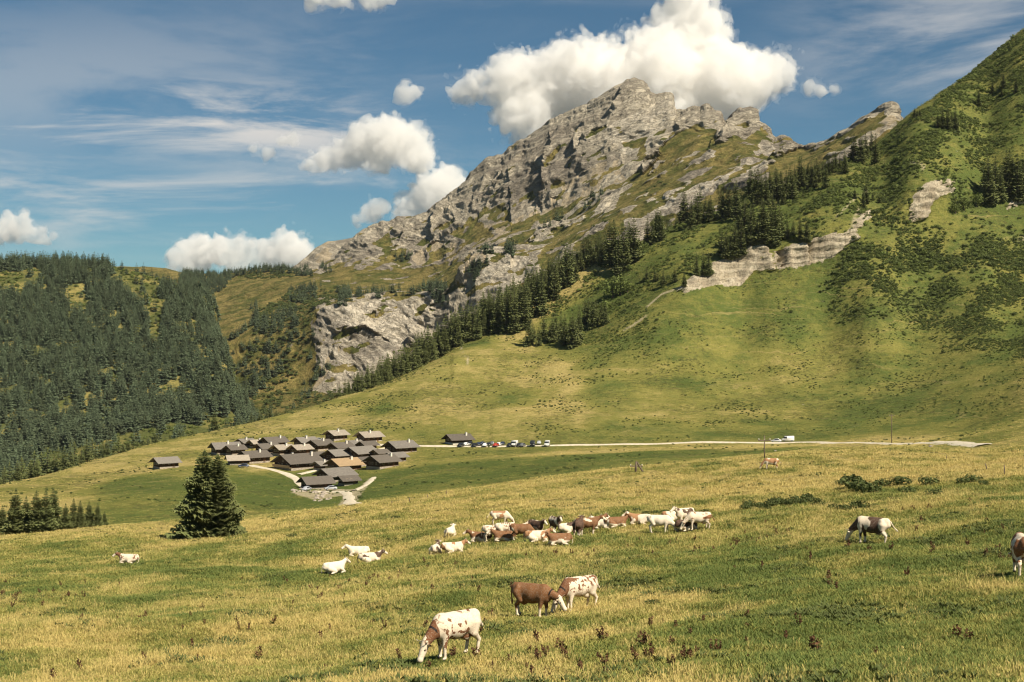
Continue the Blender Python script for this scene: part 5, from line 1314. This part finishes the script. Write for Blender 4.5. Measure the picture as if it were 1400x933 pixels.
car(419, 672, 250, 'car', 'silver', 'silver car parked under the eave of the lowest chalet')
car(452, 671, 200, 'car', 'silver', 'silver car parked between the two lowest chalets')
car(333, 640, 190, 'car', 'navy', 'dark blue car parked by the low shed near the tall spruce')

# ------------------------------------------------------------------ poles, posts, stones
simple('weathered_wood', (.16, .12, .085), .9, .3, 3.0)
def pole(px, py, top, label, lean=0.0, dist=None, brace=False, thick=1.0):
    bb = meadow.hit(px, py) if dist is None else meadow.at(px, dist); hh = (CY - top) / F * bb.y - bb.z
    e = empty('power_pole', bb)
    V, Fc = tube([(0, 0, -.5), (lean * .5, 0, hh * .5), (lean, 0, hh)], [.17 * thick, .15 * thick, .12 * thick], 8); obj('mast', mesh_from('mast', V, Fc, 'weathered_wood', True), e)
    obj('crossarm', box_mesh('crossarm', 'weathered_wood', (lean - .9, lean + .9, -.07, .07, hh - .75, hh - .60)), e)
    for x in (-.8, 0, .8):
        V, Fc = tube([(lean + x, 0, hh - .62), (lean + x, 0, hh - .5), (lean + x, 0, hh - .38)], [.05, .08, .04], 6); obj('insulator', mesh_from('insulator', V, Fc, 'render_white', True), e)
    if brace:
        V, Fc = tube([(1.3, -.3, -.5), (lean + .1, 0, hh * .93)], [.14, .11], 8); obj('brace', mesh_from('brace', V, Fc, 'weathered_wood', True), e)
    return tag(e, label, 'power pole')
pole(1219, 607, 566, 'tall wooden power pole beside the road at the foot of the hill')
pole(1045, 632, 596, 'wooden power pole next to the far grazing cow', dist=205, thick=.55)
pole(869, 645, 631, 'short two legged wooden pole on the pasture crest', brace=True, lean=.1)
def post(px, py, hpx, label, group, lean=0.0):
    bb = meadow.hit(px, py); hh = hpx / F * bb.y; e = empty('fence_post', bb)
    V, Fc = tube([(0, 0, -.3), (lean * .6, 0, hh * .6), (lean, 0, hh)], [.07, .065, .05], 7); obj('stake', mesh_from('stake', V, Fc, 'weathered_wood', True), e)
    V, Fc = tube([(lean * .9, -.06, hh * .85), (lean * .9, .10, hh * .85)], [.02, .02], 5); obj('insulator', mesh_from('peg', V, Fc, 'render_white'), e)
    tag(e, label, 'fence post', group)
post(1350,643,9,'leaning dark fence post on the golden upper pasture',None,-.25); post(1373,650,14,'thin upright fence post on the golden upper pasture',None)
for px, py in ((1270,611),(1294,628),(540,608),(558,608),(610,676),(585,682),(560,686),(535,690),(1334,590),(1364,583)): post(px, py, 5, 'small fence post along the pasture edge', 'fence posts along the pasture edge', random.uniform(-.1, .1))
def rock_mesh(name, seed):
    r = np.random.default_rng(seed); bm = bmesh.new(); bmesh.ops.create_icosphere(bm, subdivisions=2, radius=1)
    for v in bm.verts:
        d = np.array(v.co); v.co = Vector(d * (1 + .35 * float(perlin(d[None] * 1.3 + seed)[0]))) * 1.0; v.co.z *= .65
    me = bpy.data.meshes.new(name); bm.to_mesh(me); bm.free(); me.materials.append(MATS['stone']); return me
ROCK = [rock_mesh(f'rock_{i}', i * 3 + 1) for i in range(4)]
for k in range(34):
    px, py = (rv_.uniform(428, 452), rv_.uniform(672, 686)) if k < 22 else (rv_.uniform(395, 425), rv_.uniform(668, 674))
    bb = meadow.hit(px, py); o = obj('boulder', ROCK[k % 4], None, bb, (0, 0, rv_.uniform(0, 6))); q = rv_.uniform(.35, 1.0); o.scale = (q, q, q)
    tag(o, 'pale boulder in the rubble below the lowest chalets', 'boulder', 'boulders below the hamlet')
for px, py, w, lab in ((1273,611,7,'pale boulder at the bend of the road'),(1060,617,4,'white stone lying in the field under the road'),(1337,659,5,'brown boulder among the upper pasture shrubs')):
    bb = meadow.hit(px, py); o = obj('boulder', ROCK[1], None, bb); q = w / F * bb.y / 2; o.scale = (q, q, q); tag(o, lab, 'boulder')
print('things', time.time() - T0)

# ------------------------------------------------------------------ cumulus clouds, far behind the mountains
m, g = new_mat('cloud_vapour')
vol = g.n('ShaderNodeVolumePrincipled', {'Color': (0.998, 0.988, 0.972, 1), 'Density': 0.011, 'Anisotropy': 0.0})
g.n('ShaderNodeOutputMaterial', {'Volume': vol})
m, g = new_mat('cloud_veil')
g.n('ShaderNodeOutputMaterial', {'Volume': g.n('ShaderNodeVolumePrincipled', {'Color': (0.998, 0.988, 0.972, 1), 'Density': 0.0028, 'Anisotropy': 0.0})})
CD = 9000.0
def cloud(blobs, label, seed, dist=CD, cell=12.5, amp=1.0, flat=None, depth=.8):
    """blobs: (bearing, level, radius) sighted lobes of one cumulus; billows come from noise, the base is flattened"""
    k = dist / F
    C_ = np.array([((x - CX) * k, dist, (CY - y) * k) for x, y, r in blobs]); Rr = np.array([r * k for x, y, r in blobs])
    jr = np.random.default_rng(seed); C_[:, 1] += jr.uniform(-.4, .4, len(Rr)) * Rr
    lo = (C_ - Rr[:, None] * 1.3 - 90).min(0); hi = (C_ + Rr[:, None] * 1.3 + 90).max(0)
    dims = np.ceil((hi - lo) / cell).astype(int) + 1
    gp = np.stack(np.meshgrid(*[lo[q] + cell * np.arange(dims[q]) for q in range(3)], indexing='ij'), -1).astype(np.float32)
    val = np.full(gp.shape[:3], 1e6, np.float32)
    for c, r in zip(C_, Rr):
        d = (np.linalg.norm((gp - c.astype(np.float32)) * np.array([1, 1 / depth, 1.0], np.float32), axis=-1) - r); val = smin(val, d, .28 * r)
    near = np.abs(val) < 230 * max(amp, .5)
    q = gp[near]
    bil = 1 - 2 * np.abs(perlin(q / 210.0 + seed)); bil2 = np.abs(perlin(q / 95.0 + seed + 9)); bil3 = np.abs(perlin(q / 44.0 + seed + 5))
    big_n = fbm(q / 300.0 + seed * 2, 2)
    er = fbm(q / 420.0 + seed * 3, 2); wisp = sstep(er, 0.0, .35)
    val[near] += amp * (-85 * big_n + 110 * (.25 - bil2) + 66 * (.23 - bil3) + 30 * (.22 - np.abs(perlin(q / 24.0 + seed + 2))) - 12 * bil + wisp * (95 * fbm(q / 60.0 + seed, 3) + 18))
    if flat is not None:
        zf = (CY - flat) * k; val = np.maximum(val, zf - gp[..., 2] + 18 * perlin(gp[..., [0, 1, 1]] / 160.0 + seed))
    val[[0, -1]] = 50; val[:, [0, -1]] = 50; val[:, :, [0, -1]] = 50
    V, Q = surface_nets(val, lo, cell)
    o = obj('cumulus_cloud', np_mesh('cumulus_cloud', V, Q, 'cloud_vapour'))
    v2 = val - 20 * max(amp, .6) - 34 * amp * perlin(gp / 120.0 + seed + 3) - 16 * amp * perlin(gp / 45.0 + seed + 1)
    v2[[0, -1]] = 50; v2[:, [0, -1]] = 50; v2[:, :, [0, -1]] = 50
    V, Q = surface_nets(v2, lo, cell); obj('outer_vapour', np_mesh('outer_vapour', V, Q, 'cloud_veil'), o)
    return tag(o, label, 'cloud')
cloud([(660,118,24),(690,112,34),(725,112,40),(765,105,44),(800,100,42),(840,120,60),(880,85,44),(905,95,55),(940,120,60),(985,105,45),(1030,105,38),(1060,98,28),(1000,135,40),(900,150,60),(820,140,50),(760,140,45),(715,150,40),(950,60,36),(955,30,34),(940,5,30),(905,25,18),(635,125,12),(720,175,24)],
      'large white cumulus cloud rising behind the rocky summit', 3, amp=1.0)
cloud([(445,215,17),(470,212,22),(500,200,30),(530,192,34),(555,205,32),(572,222,22),(520,222,24),(430,226,8)], 'round topped white cumulus cloud in the open sky beside the long ridge', 5, flat=238, amp=.75)
cloud([(600,262,30),(575,268,22),(622,262,22),(560,285,22),(590,285,24),(580,240,16)], 'white cumulus cloud touching the long rocky ridge', 8, amp=.75)
cloud([(505,292,16),(490,300,12),(518,288,10)], 'small white cloud just above the lower end of the ridge', 9, amp=.6)
cloud([(245,352,20),(275,348,26),(305,350,24),(335,350,22),(365,350,24),(395,345,26),(410,345,20),(320,362,20)], 'long low cumulus cloud behind the forested hill crest', 12, flat=374, amp=.75)
cloud([(10,312,20),(35,312,20),(55,318,16),(-20,315,24),(72,322,10)], 'white cumulus cloud low above the forested hill', 14, flat=333, amp=.6)
cloud([(440,-6,16),(470,0,20),(500,-2,18),(520,-4,12)], 'white cloud fragment high in the blue sky', 16, amp=.6)
cloud([(552,130,12),(545,138,8),(566,127,8)], 'tiny cloud puff beside the large cumulus', 18, amp=.5, cell=14)
cloud([(350,202,8),(368,208,9),(402,190,11),(388,193,8)], 'thin pair of cloud puffs beside the round topped cumulus', 19, amp=.45, cell=14)
cloud([(1105,118,9),(1122,125,9),(1138,122,6)], 'faint cloud wisp past the large cumulus', 23, amp=.5, cell=14)
print('clouds', time.time() - T0)

# ------------------------------------------------------------------ the air: thin even haze round the whole place
m, g = new_mat('air')
g.n('ShaderNodeOutputMaterial', {'Volume': g.n('ShaderNodeVolumePrincipled', {'Color': (0.86, 0.93, 1.0, 1), 'Density': 0.000012, 'Anisotropy': 0.0})})
hz = obj('haze', box_mesh('haze', 'air', (-2600, 2600, -300, 4000, -700, 640))); hz['kind'] = 'stuff'
